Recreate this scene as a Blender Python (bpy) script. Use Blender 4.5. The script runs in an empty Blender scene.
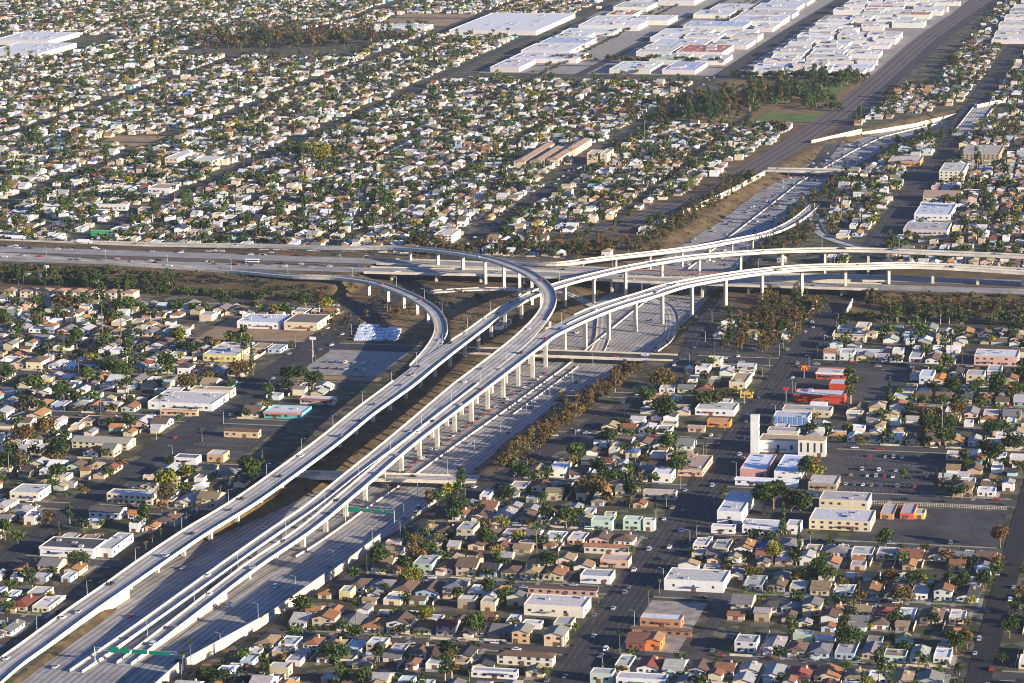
import bpy, math, random
import numpy as np
from mathutils import Vector, Matrix

R = math.radians
scene = bpy.context.scene
COL = scene.collection
rng = random.Random(11)
HAZE = 0.000017

# ------------------------------------------------------------------ camera
IW, IH, FPX, CAM_H, ROLL = 1024, 683, 3000.0, 455.0, 0.0150
CX, CY = 512.0, 341.5
PITCH = math.atan((CY + 276) * math.cos(ROLL) / FPX)
_cp, _sp, _cr, _sr = math.cos(PITCH), math.sin(PITCH), math.cos(ROLL), math.sin(ROLL)
HEAD = R(13.7123)
_ch, _sh = math.cos(HEAD), math.sin(HEAD)
def _rot(v): return (v[0] * _ch - v[1] * _sh, v[0] * _sh + v[1] * _ch, v[2])
RIGHT0 = _rot((1, 0, 0)); UP0 = _rot((0, _sp, _cp)); FWD = _rot((0, _cp, -_sp))
def at(px, py, z=0.0):
    """ground-plane survey: photo pixel -> world metres on the level z"""
    a = (px - CX) / FPX; b = -(py - CY) / FPX
    a2 = a * _cr + b * _sr; b2 = -a * _sr + b * _cr
    v = [RIGHT0[i] * a2 + UP0[i] * b2 + FWD[i] for i in range(3)]
    t = (z - CAM_H) / v[2]
    return v[0] * t, v[1] * t
def proj(x, y, z):
    d = (x, y, z - CAM_H)
    q = [sum(M[i] * d[i] for i in range(3)) for M in (RIGHT0, UP0, FWD)]
    a2, b2 = q[0] / q[2], q[1] / q[2]
    a = a2 * _cr - b2 * _sr; b = a2 * _sr + b2 * _cr
    return CX + a * FPX, CY - b * FPX
r_ = Vector(RIGHT0) * _cr - Vector(UP0) * _sr
u_ = Vector(RIGHT0) * _sr + Vector(UP0) * _cr
f_ = Vector(FWD)
cam_d = bpy.data.cameras.new('camera'); cam = bpy.data.objects.new('camera', cam_d); COL.objects.link(cam)
cam.matrix_world = Matrix(((r_.x, u_.x, -f_.x, 0), (r_.y, u_.y, -f_.y, 0), (r_.z, u_.z, -f_.z, CAM_H), (0, 0, 0, 1)))
cam_d.sensor_width = 36; cam_d.lens = 36 * FPX / IW
cam_d.clip_start = 5; cam_d.clip_end = 60000
scene.camera = cam

# ------------------------------------------------------------------ light
SUN_EL, SUN_AZ = R(13), R(-17)          # azimuth measured from +X
w = bpy.data.worlds.new('World'); scene.world = w; w.use_nodes = True
nt = w.node_tree; nt.nodes.clear()
out = nt.nodes.new('ShaderNodeOutputWorld'); bg = nt.nodes.new('ShaderNodeBackground'); sky = nt.nodes.new('ShaderNodeTexSky')
sky.sky_type = 'NISHITA'; sky.sun_disc = False; sky.sun_elevation = SUN_EL; sky.sun_rotation = math.pi / 2 - SUN_AZ
sky.altitude = 400; sky.air_density = 1.0; sky.dust_density = 0.6; sky.ozone_density = 2.0
bg.inputs[1].default_value = 0.062
mx = nt.nodes.new('ShaderNodeMix'); mx.data_type = 'RGBA'; mx.blend_type = 'MULTIPLY'; mx.inputs[0].default_value = 1; mx.inputs[7].default_value = (0.62, 0.86, 1.45, 1)
nt.links.new(sky.outputs[0], mx.inputs[6]); nt.links.new(mx.outputs[2], bg.inputs[0]); nt.links.new(bg.outputs[0], out.inputs[0])
sd = bpy.data.lights.new('sun', 'SUN'); sun = bpy.data.objects.new('sun', sd); COL.objects.link(sun)
sd.energy = 5.0; sd.angle = R(0.5); sd.color = (1.0, 0.86, 0.67)
SUNV = Vector((math.cos(SUN_EL) * math.cos(SUN_AZ), math.cos(SUN_EL) * math.sin(SUN_AZ), math.sin(SUN_EL)))
sun.rotation_euler = (-SUNV).to_track_quat('-Z', 'Y').to_euler()
sun.location = (-400, 1500, 900)
scene.view_settings.view_transform = 'Standard'; scene.view_settings.look = 'None'
scene.view_settings.gamma = 1; scene.view_settings.exposure = 1.38
scene.view_settings.use_curve_mapping = False
scene.cycles.filter_width = 1.05

# ------------------------------------------------------------------ materials
def srgb(h):
    h = h.lstrip('#'); c = [int(h[i:i + 2], 16) / 255 for i in (0, 2, 4)]
    return tuple(((v / 12.92) if v <= 0.04045 else ((v + 0.055) / 1.055) ** 2.4) for v in c)
def newmat(name, rough=0.85):
    m = bpy.data.materials.new(name); m.use_nodes = True
    n = m.node_tree.nodes; b = n['Principled BSDF']; b.inputs['Roughness'].default_value = rough
    b.inputs['Specular IOR Level'].default_value = 0.25
    return m, m.node_tree, b
def N(t, kind, **kw):
    n = t.nodes.new(kind)
    for k, v in kw.items(): setattr(n, k, v)
    return n
def mix(t, a, b, f, mode='MIX'):
    m = N(t, 'ShaderNodeMix', data_type='RGBA', blend_type=mode)
    for sock, v in ((m.inputs[0], f), (m.inputs[6], a), (m.inputs[7], b)):
        if hasattr(v, 'links') or hasattr(v, 'is_linked'): t.links.new(v, sock)
        elif isinstance(v, (int, float)): sock.default_value = v
        else: sock.default_value = (*v[:3], 1)
    return m.outputs[2]
def ramp(t, fac, stops):
    r = N(t, 'ShaderNodeValToRGB'); t.links.new(fac, r.inputs[0])
    e = r.color_ramp.elements
    while len(e) < len(stops): e.new(0.5)
    for i, (p, c) in enumerate(stops):
        e[i].position = p; e[i].color = (*c[:3], 1) if not isinstance(c, (int, float)) else (c, c, c, 1)
    return r.outputs[0]
def noise(t, scale, detail=4, vec=None, rough=0.6):
    n = N(t, 'ShaderNodeTexNoise'); n.inputs['Scale'].default_value = scale; n.inputs['Detail'].default_value = detail
    n.inputs['Roughness'].default_value = rough
    if vec is None:
        g = N(t, 'ShaderNodeNewGeometry'); vec = g.outputs['Position']
    t.links.new(vec, n.inputs['Vector'])
    return n.outputs[0]
def surf(name, col, var=0.25, scale=0.4, rough=0.85, scale2=None, metal=0):
    """plain surface with worn, uneven colour"""
    m, t, b = newmat(name, rough); c = col if isinstance(col, tuple) else srgb(col)
    f = noise(t, scale)
    lo = tuple(v * (1 - var) for v in c); hi = tuple(min(1, v * (1 + var)) for v in c)
    o = ramp(t, f, [(0.3, lo), (0.7, hi)])
    if scale2:
        f2 = noise(t, scale2, 2)
        o = mix(t, o, ramp(t, f2, [(0.35, 0.75), (0.6, 1.0)]), 1.0, 'MULTIPLY')
    t.links.new(o, b.inputs['Base Color']); b.inputs['Metallic'].default_value = metal
    return m
def tinted(name, src, var=0.2, scale=0.5, rough=0.85, streak=False):
    """surface whose base colour is the object's own paint (object colour) or, for masses, its tint attribute"""
    m, t, b = newmat(name, rough)
    if src == 'obj':
        i = N(t, 'ShaderNodeObjectInfo'); c = i.outputs['Color']
    else:
        i = N(t, 'ShaderNodeAttribute', attribute_name='tint'); c = i.outputs['Color']
    f = noise(t, scale, 4)
    o = mix(t, c, ramp(t, f, [(0.25, 1 - var), (0.7, 1.0)]), 1.0, 'MULTIPLY')
    if streak:
        g = N(t, 'ShaderNodeNewGeometry'); mp = N(t, 'ShaderNodeMapping'); mp.inputs['Scale'].default_value = (3.2, 3.2, 0.5)
        t.links.new(g.outputs['Position'], mp.inputs[0])
        f2 = noise(t, 1.0, 3, mp.outputs[0]); o = mix(t, o, ramp(t, f2, [(0.3, 0.82), (0.62, 1.0)]), 1.0, 'MULTIPLY')
    t.links.new(o, b.inputs['Base Color'])
    return m
M = {}
M['wall'] = tinted('painted_wall', 'obj', 0.18, 0.35, 0.8, True)
M['roof'] = tinted('roofing', 'obj', 0.4, 0.55, 0.85, True)
M['wall_t'] = tinted('painted_wall_mass', 'att', 0.15, 0.3)
M['roof_t'] = tinted('roofing_mass', 'att', 0.35, 0.5)
M['glass'] = surf('window_glass', (0.03, 0.04, 0.06), 0.3, 0.6, 0.15)
M['door'] = surf('door_paint', (0.16, 0.08, 0.05), 0.3, 1.5, 0.6)
M['concrete'] = surf('bridge_concrete', (0.60, 0.54, 0.44), 0.22, 0.1, 0.8, 0.9)
M['girder'] = surf('girder_concrete', (0.50, 0.46, 0.39), 0.15, 0.12, 0.85, 0.6)
M['soundwall'] = surf('block_wall', (0.62, 0.52, 0.36), 0.22, 0.25, 0.85, 1.4)
M['metal'] = surf('galvanised_metal', (0.45, 0.45, 0.44), 0.15, 1.0, 0.45, metal=0.4)
M['wood'] = surf('utility_pole_wood', (0.12, 0.085, 0.06), 0.3, 1.0)
M['sign'] = surf('sign_green', (0.0, 0.16, 0.10), 0.1, 1.0, 0.5)
M['trunk'] = surf('bark', (0.16, 0.12, 0.085), 0.35, 1.5)
M['trunkw'] = surf('pale_bark', (0.36, 0.30, 0.22), 0.3, 1.2)
M['rubber'] = surf('tyre_rubber', (0.02, 0.02, 0.02), 0.2, 3)
M['carglass'] = surf('car_glass', (0.02, 0.025, 0.035), 0.2, 3, 0.08)
M['track'] = surf('track_ballast', (0.13, 0.10, 0.085), 0.3, 0.5)
M['stripe'] = surf('road_paint', (0.72, 0.70, 0.62), 0.15, 0.8)
M['stripey'] = surf('yellow_road_paint', (0.60, 0.42, 0.08), 0.15, 0.8)
m, t, b = newmat('car_paint', 0.3); i = N(t, 'ShaderNodeObjectInfo'); t.links.new(i.outputs['Color'], b.inputs['Base Color'])
b.inputs['Specular IOR Level'].default_value = 0.5; b.inputs['Coat Weight'].default_value = 0.5; M['paint'] = m
def leafmat(name, c1, c2):
    m, t, b = newmat(name, 0.7); f = noise(t, 0.35, 5); f2 = noise(t, 2.2, 2); f5 = noise(t, 0.07, 2)
    o = mix(t, ramp(t, f, [(0.35, c1), (0.65, c2)]), ramp(t, f2, [(0.3, 0.6), (0.65, 1.25)]), 1.0, 'MULTIPLY')
    o = mix(t, o, ramp(t, f5, [(0.35, (0.7, 0.75, 0.8)), (0.65, (1.5, 1.35, 1.0))]), 1.0, 'MULTIPLY')
    t.links.new(o, b.inputs['Base Color']); b.inputs['Specular IOR Level'].default_value = 0.15
    tr = N(t, 'ShaderNodeBsdfTranslucent'); t.links.new(o, tr.inputs[0]); ms = N(t, 'ShaderNodeMixShader'); ms.inputs[0].default_value = 0.25
    t.links.new(b.outputs[0], ms.inputs[1]); t.links.new(tr.outputs[0], ms.inputs[2])
    t.links.new(ms.outputs[0], t.nodes['Material Output'].inputs[0])
    return m
M['leaf_green'] = leafmat('leaves_green', (0.035, 0.065, 0.016), (0.08, 0.125, 0.032))
M['leaf_dark'] = leafmat('leaves_dark', (0.02, 0.036, 0.015), (0.05, 0.078, 0.028))
M['leaf_brown'] = leafmat('leaves_olive_brown', (0.07, 0.058, 0.022), (0.14, 0.115, 0.04))
M['leaf_yellow'] = leafmat('leaves_yellow_green', (0.13, 0.14, 0.02), (0.24, 0.22, 0.03))
M['leaf_rust'] = leafmat('leaves_rusty', (0.10, 0.06, 0.028), (0.16, 0.10, 0.04))
LEAFS = ['leaf_green', 'leaf_dark', 'leaf_brown', 'leaf_yellow', 'leaf_rust']

def pavement(name, base, lane, dark=0.72, wear=0.3, stripe=0.5, rough=0.85, joint=34.0):
    """roadway: UV.x metres across, UV.y metres along; tyre-polished lanes, oil bands, patched slabs, lane lines"""
    m, t, b = newmat(name, rough)
    uv = N(t, 'ShaderNodeUVMap'); sp = N(t, 'ShaderNodeSeparateXYZ'); t.links.new(uv.outputs[0], sp.inputs[0])
    def mth(op, a, b_=None):
        n = N(t, 'ShaderNodeMath', operation=op)
        for k, v in enumerate((a, b_)):
            if v is None: continue
            if isinstance(v, (int, float)): n.inputs[k].default_value = v
            else: t.links.new(v, n.inputs[k])
        return n.outputs[0]
    fr = mth('FRACT', mth('DIVIDE', sp.outputs[0], lane))
    d = mth('ABSOLUTE', mth('SUBTRACT', fr, 0.5))               # 0 lane centre, .5 at line
    oil = ramp(t, d, [(0.0, dark), (0.16, dark * 1.06), (0.30, 1.0), (0.5, 1.0)])
    ln = mth('GREATER_THAN', d, 0.5 - 0.10 / lane * 1.3)
    dash = mth('GREATER_THAN', mth('FRACT', mth('DIVIDE', sp.outputs[1], 14.6)), 0.66)
    lf = mth('MULTIPLY', mth('MULTIPLY', ln, dash), stripe)
    mp = N(t, 'ShaderNodeMapping'); mp.inputs['Scale'].default_value = (0.55, 0.012, 1); t.links.new(uv.outputs[0], mp.inputs[0])
    f1 = noise(t, 1.0, 4, mp.outputs[0]); f2 = noise(t, 0.045, 5); f3 = noise(t, 0.9, 3)
    c = mix(t, base, ramp(t, f1, [(0.3, 1 - wear), (0.7, 1 + wear * 0.3)]), 1.0, 'MULTIPLY')
    c = mix(t, c, oil, 1.0, 'MULTIPLY')
    c = mix(t, c, ramp(t, f2, [(0.35, 0.78), (0.65, 1.08)]), 1.0, 'MULTIPLY')
    c = mix(t, c, ramp(t, f3, [(0.3, 0.88), (0.7, 1.05)]), 1.0, 'MULTIPLY')
    cb = N(t, 'ShaderNodeCombineXYZ'); t.links.new(mth('FLOOR', mth('DIVIDE', sp.outputs[0], lane)), cb.inputs[0]); t.links.new(mth('FLOOR', mth('DIVIDE', sp.outputs[1], 11.0)), cb.inputs[1])
    wn = N(t, 'ShaderNodeTexWhiteNoise', noise_dimensions='2D'); t.links.new(cb.outputs[0], wn.inputs['Vector'])
    c = mix(t, c, ramp(t, wn.outputs[0], [(0.0, 0.80), (0.12, 0.93), (0.85, 1.04), (1.0, 1.15)]), 1.0, 'MULTIPLY')
    jn = mth('LESS_THAN', mth('FRACT', mth('DIVIDE', sp.outputs[1], joint)), 0.5 / joint)
    c = mix(t, c, (0.05, 0.048, 0.045), mth('MULTIPLY', jn, 0.6))
    c = mix(t, c, (0.75, 0.73, 0.66), lf)
    t.links.new(c, b.inputs['Base Color'])
    return m
M['fwy'] = pavement('freeway_concrete', (0.38, 0.355, 0.325), 3.7, 0.66, 0.2, 0.3)
M['deck'] = pavement('viaduct_concrete', (0.56, 0.52, 0.46), 3.7, 0.6, 0.25, 0.3)
M['asphalt'] = pavement('street_asphalt', (0.062, 0.057, 0.054), 3.5, 0.74, 0.4, 0.12)
M['street'] = pavement('residential_asphalt', (0.095, 0.085, 0.075), 5.5, 0.85, 0.3, 0.0)
M['dark_shaded'] = pavement('dark_shaded_asphalt', (0.03, 0.028, 0.027), 5.5, 0.9, 0.25, 0.0)  # right side street: dark asphalt, with the roadside tree shade put into its colour
M['lot'] = surf('parking_asphalt', (0.062, 0.058, 0.055), 0.45, 0.045, 0.9, 0.35)
M['sidewalk'] = surf('pavement_concrete', (0.30, 0.27, 0.22), 0.25, 0.3, 0.9, 1.2)
M['drive'] = surf('driveway_concrete', (0.30, 0.27, 0.23), 0.35, 0.15, 0.9, 1.0)
M['drygrass'] = surf('dry_grass', (0.19, 0.125, 0.055), 0.4, 0.08, 0.95, 0.6)
M['grass'] = surf('mown_grass', (0.10, 0.15, 0.03), 0.35, 0.05, 0.95, 0.6)
M['dirt'] = surf('bare_dirt', (0.30, 0.20, 0.11), 0.3, 0.06, 0.95, 0.5)
# ground
m, t, b = newmat('ground_soil', 0.95)
f0 = noise(t, 0.004, 4); f1 = noise(t, 0.05, 5); f3 = noise(t, 0.35, 4)
vo = N(t, 'ShaderNodeTexVoronoi'); vo.inputs['Scale'].default_value = 0.13; g = N(t, 'ShaderNodeNewGeometry'); t.links.new(g.outputs['Position'], vo.inputs['Vector'])
sp = N(t, 'ShaderNodeSeparateColor'); t.links.new(vo.outputs['Color'], sp.inputs[0])
yard = ramp(t, sp.outputs[0], [(0.0, (0.04, 0.07, 0.018)), (0.25, (0.025, 0.032, 0.014)), (0.45, (0.11, 0.078, 0.042)), (0.62, (0.04, 0.038, 0.035)), (0.8, (0.20, 0.17, 0.13)), (0.95, (0.10, 0.11, 0.04))])
c = mix(t, yard, ramp(t, f1, [(0.35, (0.045, 0.042, 0.022)), (0.65, (0.12, 0.088, 0.05))]), 0.3)
c = mix(t, c, ramp(t, f3, [(0.3, 0.65), (0.7, 1.2)]), 1.0, 'MULTIPLY')
t.links.new(c, b.inputs['Base Color']); M['ground'] = m
# slopes and trench banks: dry brown brush
M['bank'] = m2 = surf('bank_soil', (0.12, 0.082, 0.038), 0.5, 0.06, 0.95, 0.4)

# ------------------------------------------------------------------ object helpers
def meta(o, label=None, cat=None, group=None, kind=None):
    if label:
        o['label'] = label
    if cat: o['category'] = cat
    if group: o['group'] = group
    if kind: o['kind'] = kind
    return o
def link(name, me, parent=None, loc=None, rz=0.0, color=None):
    o = bpy.data.objects.new(name, me); COL.objects.link(o)
    if parent: o.parent = parent
    if loc is not None: o.location = loc
    if rz: o.rotation_euler = (0, 0, rz)
    if color: o.color = (*color[:3], 1)
    return o
def empty(name, loc, rz=0.0):
    o = link(name, None, None, loc, rz); o.empty_display_size = 0.5
    return o
class MB:
    def __init__(s): s.v = []; s.f = []; s.m = []; s.uv = {}; s.tint = []
    def add(s, vs, fs, mi=0, tint=None):
        k = len(s.v); s.v.extend(vs)
        for f in fs:
            s.f.append(tuple(i + k for i in f)); s.m.append(mi)
            if tint is not None: s.tint.append(tint)
    def box(s, x0, x1, y0, y1, z0, z1, mi=0, tint=None, bottom=False):
        vs = [(x0, y0, z0), (x1, y0, z0), (x1, y1, z0), (x0, y1, z0), (x0, y0, z1), (x1, y0, z1), (x1, y1, z1), (x0, y1, z1)]
        fs = [(0, 1, 5, 4), (1, 2, 6, 5), (2, 3, 7, 6), (3, 0, 4, 7), (4, 5, 6, 7)]
        if bottom: fs.append((0, 3, 2, 1))
        s.add(vs, fs, mi, tint)
    def tube(s, p0, p1, r0, r1, n=6, mi=0):
        a = Vector(p0); b_ = Vector(p1); d = (b_ - a).normalized()
        u = d.cross(Vector((0, 0, 1)));  u = Vector((1, 0, 0)) if u.length < 1e-3 else u.normalized(); v = d.cross(u)
        vs = [];
        for c, r in ((a, r0), (b_, r1)):
            for i in range(n):
                q = c + (u * math.cos(2 * math.pi * i / n) + v * math.sin(2 * math.pi * i / n)) * r; vs.append(tuple(q))
        fs = [(i, (i + 1) % n, n + (i + 1) % n, n + i) for i in range(n)] + [tuple(range(n, 2 * n))]
        s.add(vs, fs, mi)
    def mesh(s, name, mats, uvs=None, smooth=False):
        me = bpy.data.meshes.new(name); me.from_pydata(s.v, [], s.f)
        for mm in mats: me.materials.append(M[mm])
        if len(mats) > 1: me.polygons.foreach_set('material_index', s.m)
        if s.tint:
            at_ = me.attributes.new('tint', 'FLOAT_COLOR', 'FACE')
            at_.data.foreach_set('color', np.array([(*c[:3], 1) for c in s.tint], dtype=np.float32).ravel())
        if smooth: me.polygons.foreach_set('use_smooth', [True] * len(me.polygons))
        me.update()
        return me
def ordinal(n):
    s = ['zeroth', 'first', 'second', 'third', 'fourth', 'fifth', 'sixth', 'seventh', 'eighth', 'ninth', 'tenth', 'eleventh', 'twelfth',
         'thirteenth', 'fourteenth', 'fifteenth', 'sixteenth', 'seventeenth', 'eighteenth', 'nineteenth']
    if n < 20: return s[n]
    tens = {2: 'twenty', 3: 'thirty', 4: 'forty', 5: 'fifty', 6: 'sixty', 7: 'seventy'}[n // 10]
    return (tens + '-' + s[n % 10]) if n % 10 else tens[:-1] + 'ieth'
PEND = []      # (object, look, noun, zone, mode) -> labels written at the end, every thing by look, zone and order
def later(o, look, noun, zone, mode='x'): PEND.append((o, look, noun, zone, mode))
def write_labels():
    g = {}
    for it in PEND: g.setdefault((it[1], it[2], it[3]), []).append(it)
    for (look, noun, zone), its in g.items():
        mode = its[0][4]
        pos = lambda it: proj(*it[0].location)
        its.sort(key=(lambda it: pos(it)[0]) if mode == 'x' else (lambda it: -pos(it)[1]))
        for k, it in enumerate(its):
            if len(its) == 1: s = '%s %s %s' % (look, noun, zone)
            else: s = '%s %s, %s such from %s, %s' % (look, noun, ordinal(k + 1), 'left' if mode == 'x' else 'the near end', zone)
            it[0]['label'] = s

# ------------------------------------------------------------------ the lie of the land
def lerp(x, xs, ys): return float(np.interp(x, xs, ys))
XL = ([1150, 1320, 1420, 1455, 1500, 1560, 1620, 1710, 1850, 2021, 2163, 2300, 2485, 2614, 2744, 2909, 3083, 3235, 3343, 3428, 3557],
      [-570, -570, -569, -574, -584, -580, -562, -541, -516, -510, -508, -504, -490, -480, -468, -462, -443, -429, -408, -370, -308])
XR = ([1150, 1320, 1420, 1500, 1600, 1700, 1850, 1985, 2078, 2158, 2317, 2500, 2689, 2854, 3054, 3243, 3325, 3403, 3459, 3582],
      [-500, -500, -482, -474, -468, -460, -456, -447, -427, -417, -411, -411, -408, -405, -395, -372, -360, -335, -306, -262])
ZF = ([1150, 1330, 1420, 1500, 1620, 3500, 3600], [-1.2, -1.5, -2.5, -3.5, -5, -5, 0])
SLL = ([1150, 1500, 1700, 1800, 2060, 2120, 2250, 2500, 2700], [1.6, 2.2, 7, 30, 26, 18, 26, 20, 14])
SLR = ([1150, 1500, 1700, 2000, 2200, 2700], [2, 3, 8, 10, 12, 12])
YLO = ([-1300, -1000, -900, -810, -740, -700, -280, 200], [2374, 2368, 2362, 2340, 2312, 2306, 2356, 2352])
YHI = ([-1300, -1075, -903, -735, -576, -280, 200], [2486, 2484, 2478, 2440, 2440, 2482, 2476])
def terr(x, y):
    x = np.asarray(x, float); y = np.asarray(y, float)
    xl = np.interp(y, *XL); xr = np.interp(y, *XR); zf = np.interp(y, *ZF)
    tl = np.clip(1 - np.maximum(xl - x, 0) / np.interp(y, *SLL), 0, 1); tr = np.clip(1 - np.maximum(x - xr, 0) / np.interp(y, *SLR), 0, 1)
    z = zf * np.minimum(tl, tr) * (y < 3600)
    ylo = np.interp(x, *YLO); yhi = np.interp(x, *YHI)
    d = np.maximum(np.maximum(ylo - y, y - yhi), 0)
    e = 7.0 * np.clip(1 - d / 15, 0, 1)
    ex = np.clip((-700 - x) / 12, 0, 1) + np.clip((x + 288) / 10, 0, 1)
    return z + e * ex
def tz(x, y): return float(terr(x, y))
def axis(lo, hi, f0, f1, fine, coarse):
    a = list(np.arange(lo, f0, coarse)) + list(np.arange(f0, f1, fine)) + list(np.arange(f1, hi + 1, coarse))
    return np.array(a)
gx = np.concatenate([[-9000, -5000, -3200], axis(-2400, 300, -740, -240, 3.0, 60), [900, 2500, 6000]])
gy = np.concatenate([[-3000, 0, 700], axis(1100, 5600, 1152, 2520, 3.0, 12), [6500, 9000, 16000]])
XX, YY = np.meshgrid(gx, gy); ZZ = terr(XX, YY) - 0.02
nx, ny = len(gx), len(gy)
me = bpy.data.meshes.new('ground'); co = np.stack([XX, YY, ZZ], -1).reshape(-1, 3)
me.vertices.add(len(co)); me.vertices.foreach_set('co', co.ravel())
ii, jj = np.meshgrid(np.arange(nx - 1), np.arange(ny - 1)); a = (jj * nx + ii).ravel()
quads = np.stack([a, a + 1, a + 1 + nx, a + nx], 1)
me.loops.add(quads.size); me.loops.foreach_set('vertex_index', quads.ravel())
me.polygons.add(len(quads)); me.polygons.foreach_set('loop_start', np.arange(0, quads.size, 4)); me.polygons.foreach_set('loop_total', np.full(len(quads), 4))
me.materials.append(M['ground']); me.materials.append(M['bank'])
qz = ZZ.ravel()[quads]; cxq = XX.ravel()[quads].mean(1); cyq = YY.ravel()[quads].mean(1)
inter = (cxq > -700) & (cxq < -395) & (cyq > 2120) & (cyq < 2500)
hill = (cxq > -560) & (cxq < -440) & (cyq > 1600) & (cyq < 3400)
embk = (cyq > 2290) & (cyq < 2500) & (cxq > -1400) & (cxq < 60)
me.polygons.foreach_set('material_index', ((qz.max(1) - qz.min(1) > 0.08) | inter | hill | embk).astype(np.int32))
me.update(); me.validate()
meta(link('ground', me), kind='structure')

# ------------------------------------------------------------------ ribbons (roads, decks)
class Path:
    def __init__(s, pts, step=6.0):
        P_ = [Vector(p) for p in pts]; o = []; par = []
        n = len(P_)
        for i in range(n - 1):
            p0 = P_[max(i - 1, 0)]; p1 = P_[i]; p2 = P_[i + 1]; p3 = P_[min(i + 2, n - 1)]
            L = (p2 - p1).length; k = max(1, int(L / step))
            m1 = (p2 - p0) * 0.5; m2 = (p3 - p1) * 0.5
            if i > 0: m1 = (p2 - p0) * (L / max((p2 - p1).length + (p1 - p0).length, 1e-6))
            if i < n - 2: m2 = (p3 - p1) * (L / max((p3 - p2).length + (p2 - p1).length, 1e-6))
            for j in range(k):
                t_ = j / k; t2 = t_ * t_; t3 = t2 * t_
                o.append(p1 * (2 * t3 - 3 * t2 + 1) + m1 * (t3 - 2 * t2 + t_) + p2 * (-2 * t3 + 3 * t2) + m2 * (t3 - t2)); par.append(i + t_)
        o.append(P_[-1]); par.append(n - 1)
        s.p = o; s.par = par; s.s = [0.0]
        for i in range(1, len(o)): s.s.append(s.s[-1] + (o[i] - o[i - 1]).length)
        s.len = s.s[-1]; s.nrm = []
        for i in range(len(o)):
            d = o[min(i + 1, len(o) - 1)] - o[max(i - 1, 0)]; d.z = 0; d.normalize(); s.nrm.append(Vector((d.y, -d.x, 0)))   # to the right of travel
    def ev(s, q, off=0.0):
        i = int(np.searchsorted(s.s, q)) ; i = min(max(i, 1), len(s.p) - 1)
        t_ = (q - s.s[i - 1]) / max(s.s[i] - s.s[i - 1], 1e-6)
        p = s.p[i - 1].lerp(s.p[i], t_); n = s.nrm[i - 1].lerp(s.nrm[i], t_).normalized()
        pp = p + n * off; return pp, math.atan2(n.x, -n.y) if False else math.atan2(n.x, -n.y), n
def ribbon(name, path, wid, mat, z=0.0, drape=False, parent=None, off=0.0, uoff=None, cols=1):
    vs, fs, uvs = [], [], []
    for i, p in enumerate(path.p):
        wd = wid(path.par[i]) if callable(wid) else wid
        for c in range(cols + 1):
            o = -wd / 2 + wd * c / cols + off; q = p + path.nrm[i] * o
            zz = (tz(q.x, q.y) if drape else p.z) + z
            vs.append((q.x, q.y, zz)); uvs.append((o + wd / 2 - off if uoff is None else o + uoff, path.s[i]))
    k = cols + 1
    for i in range(len(path.p) - 1):
        for c in range(cols): fs.append((i * k + c, i * k + c + 1, (i + 1) * k + c + 1, (i + 1) * k + c))
    me = bpy.data.meshes.new(name); me.from_pydata(vs, [], fs); me.materials.append(M[mat])
    uvl = me.uv_layers.new(name='UVMap'); li = [0] * len(me.loops); me.loops.foreach_get('vertex_index', li)
    uvl.data.foreach_set('uv', np.array([uvs[v] for v in li], dtype=np.float32).ravel()); me.update()
    return link(name, me, parent)
def sweep(path, prof, wid=None, i0=0, i1=None, parent=None, name='girder', mat='concrete', side=0, base=None):
    """cross-section prof [(lateral, z)] swept along the path; lateral measured from centre, or from the edge on the given side"""
    i1 = len(path.p) - 1 if i1 is None else i1
    vs, fs = [], []; n = len(prof)
    for i in range(i0, i1 + 1):
        wd = (wid(path.par[i]) if callable(wid) else wid) or 0
        for (l, zz) in prof:
            if side: lat = side * (wd / 2 + l)
            else: lat = l * wd if wid else l
            q = path.p[i] + path.nrm[i] * lat
            if base is not None and zz == 'g': z_ = base(q.x, q.y)
            else: z_ = path.p[i].z + zz
            vs.append((q.x, q.y, z_))
    for i in range(i1 - i0):
        for j in range(n):
            a_ = i * n + j; b_ = i * n + (j + 1) % n; fs.append((a_, b_, b_ + n, a_ + n))
    fs.append(tuple(range(n))); fs.append(tuple(range(len(vs) - n, len(vs))))
    me = bpy.data.meshes.new(name); me.from_pydata(vs, [], fs); me.materials.append(M[mat]); me.update()
    return link(name, me, parent)
PATHS = {}
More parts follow.
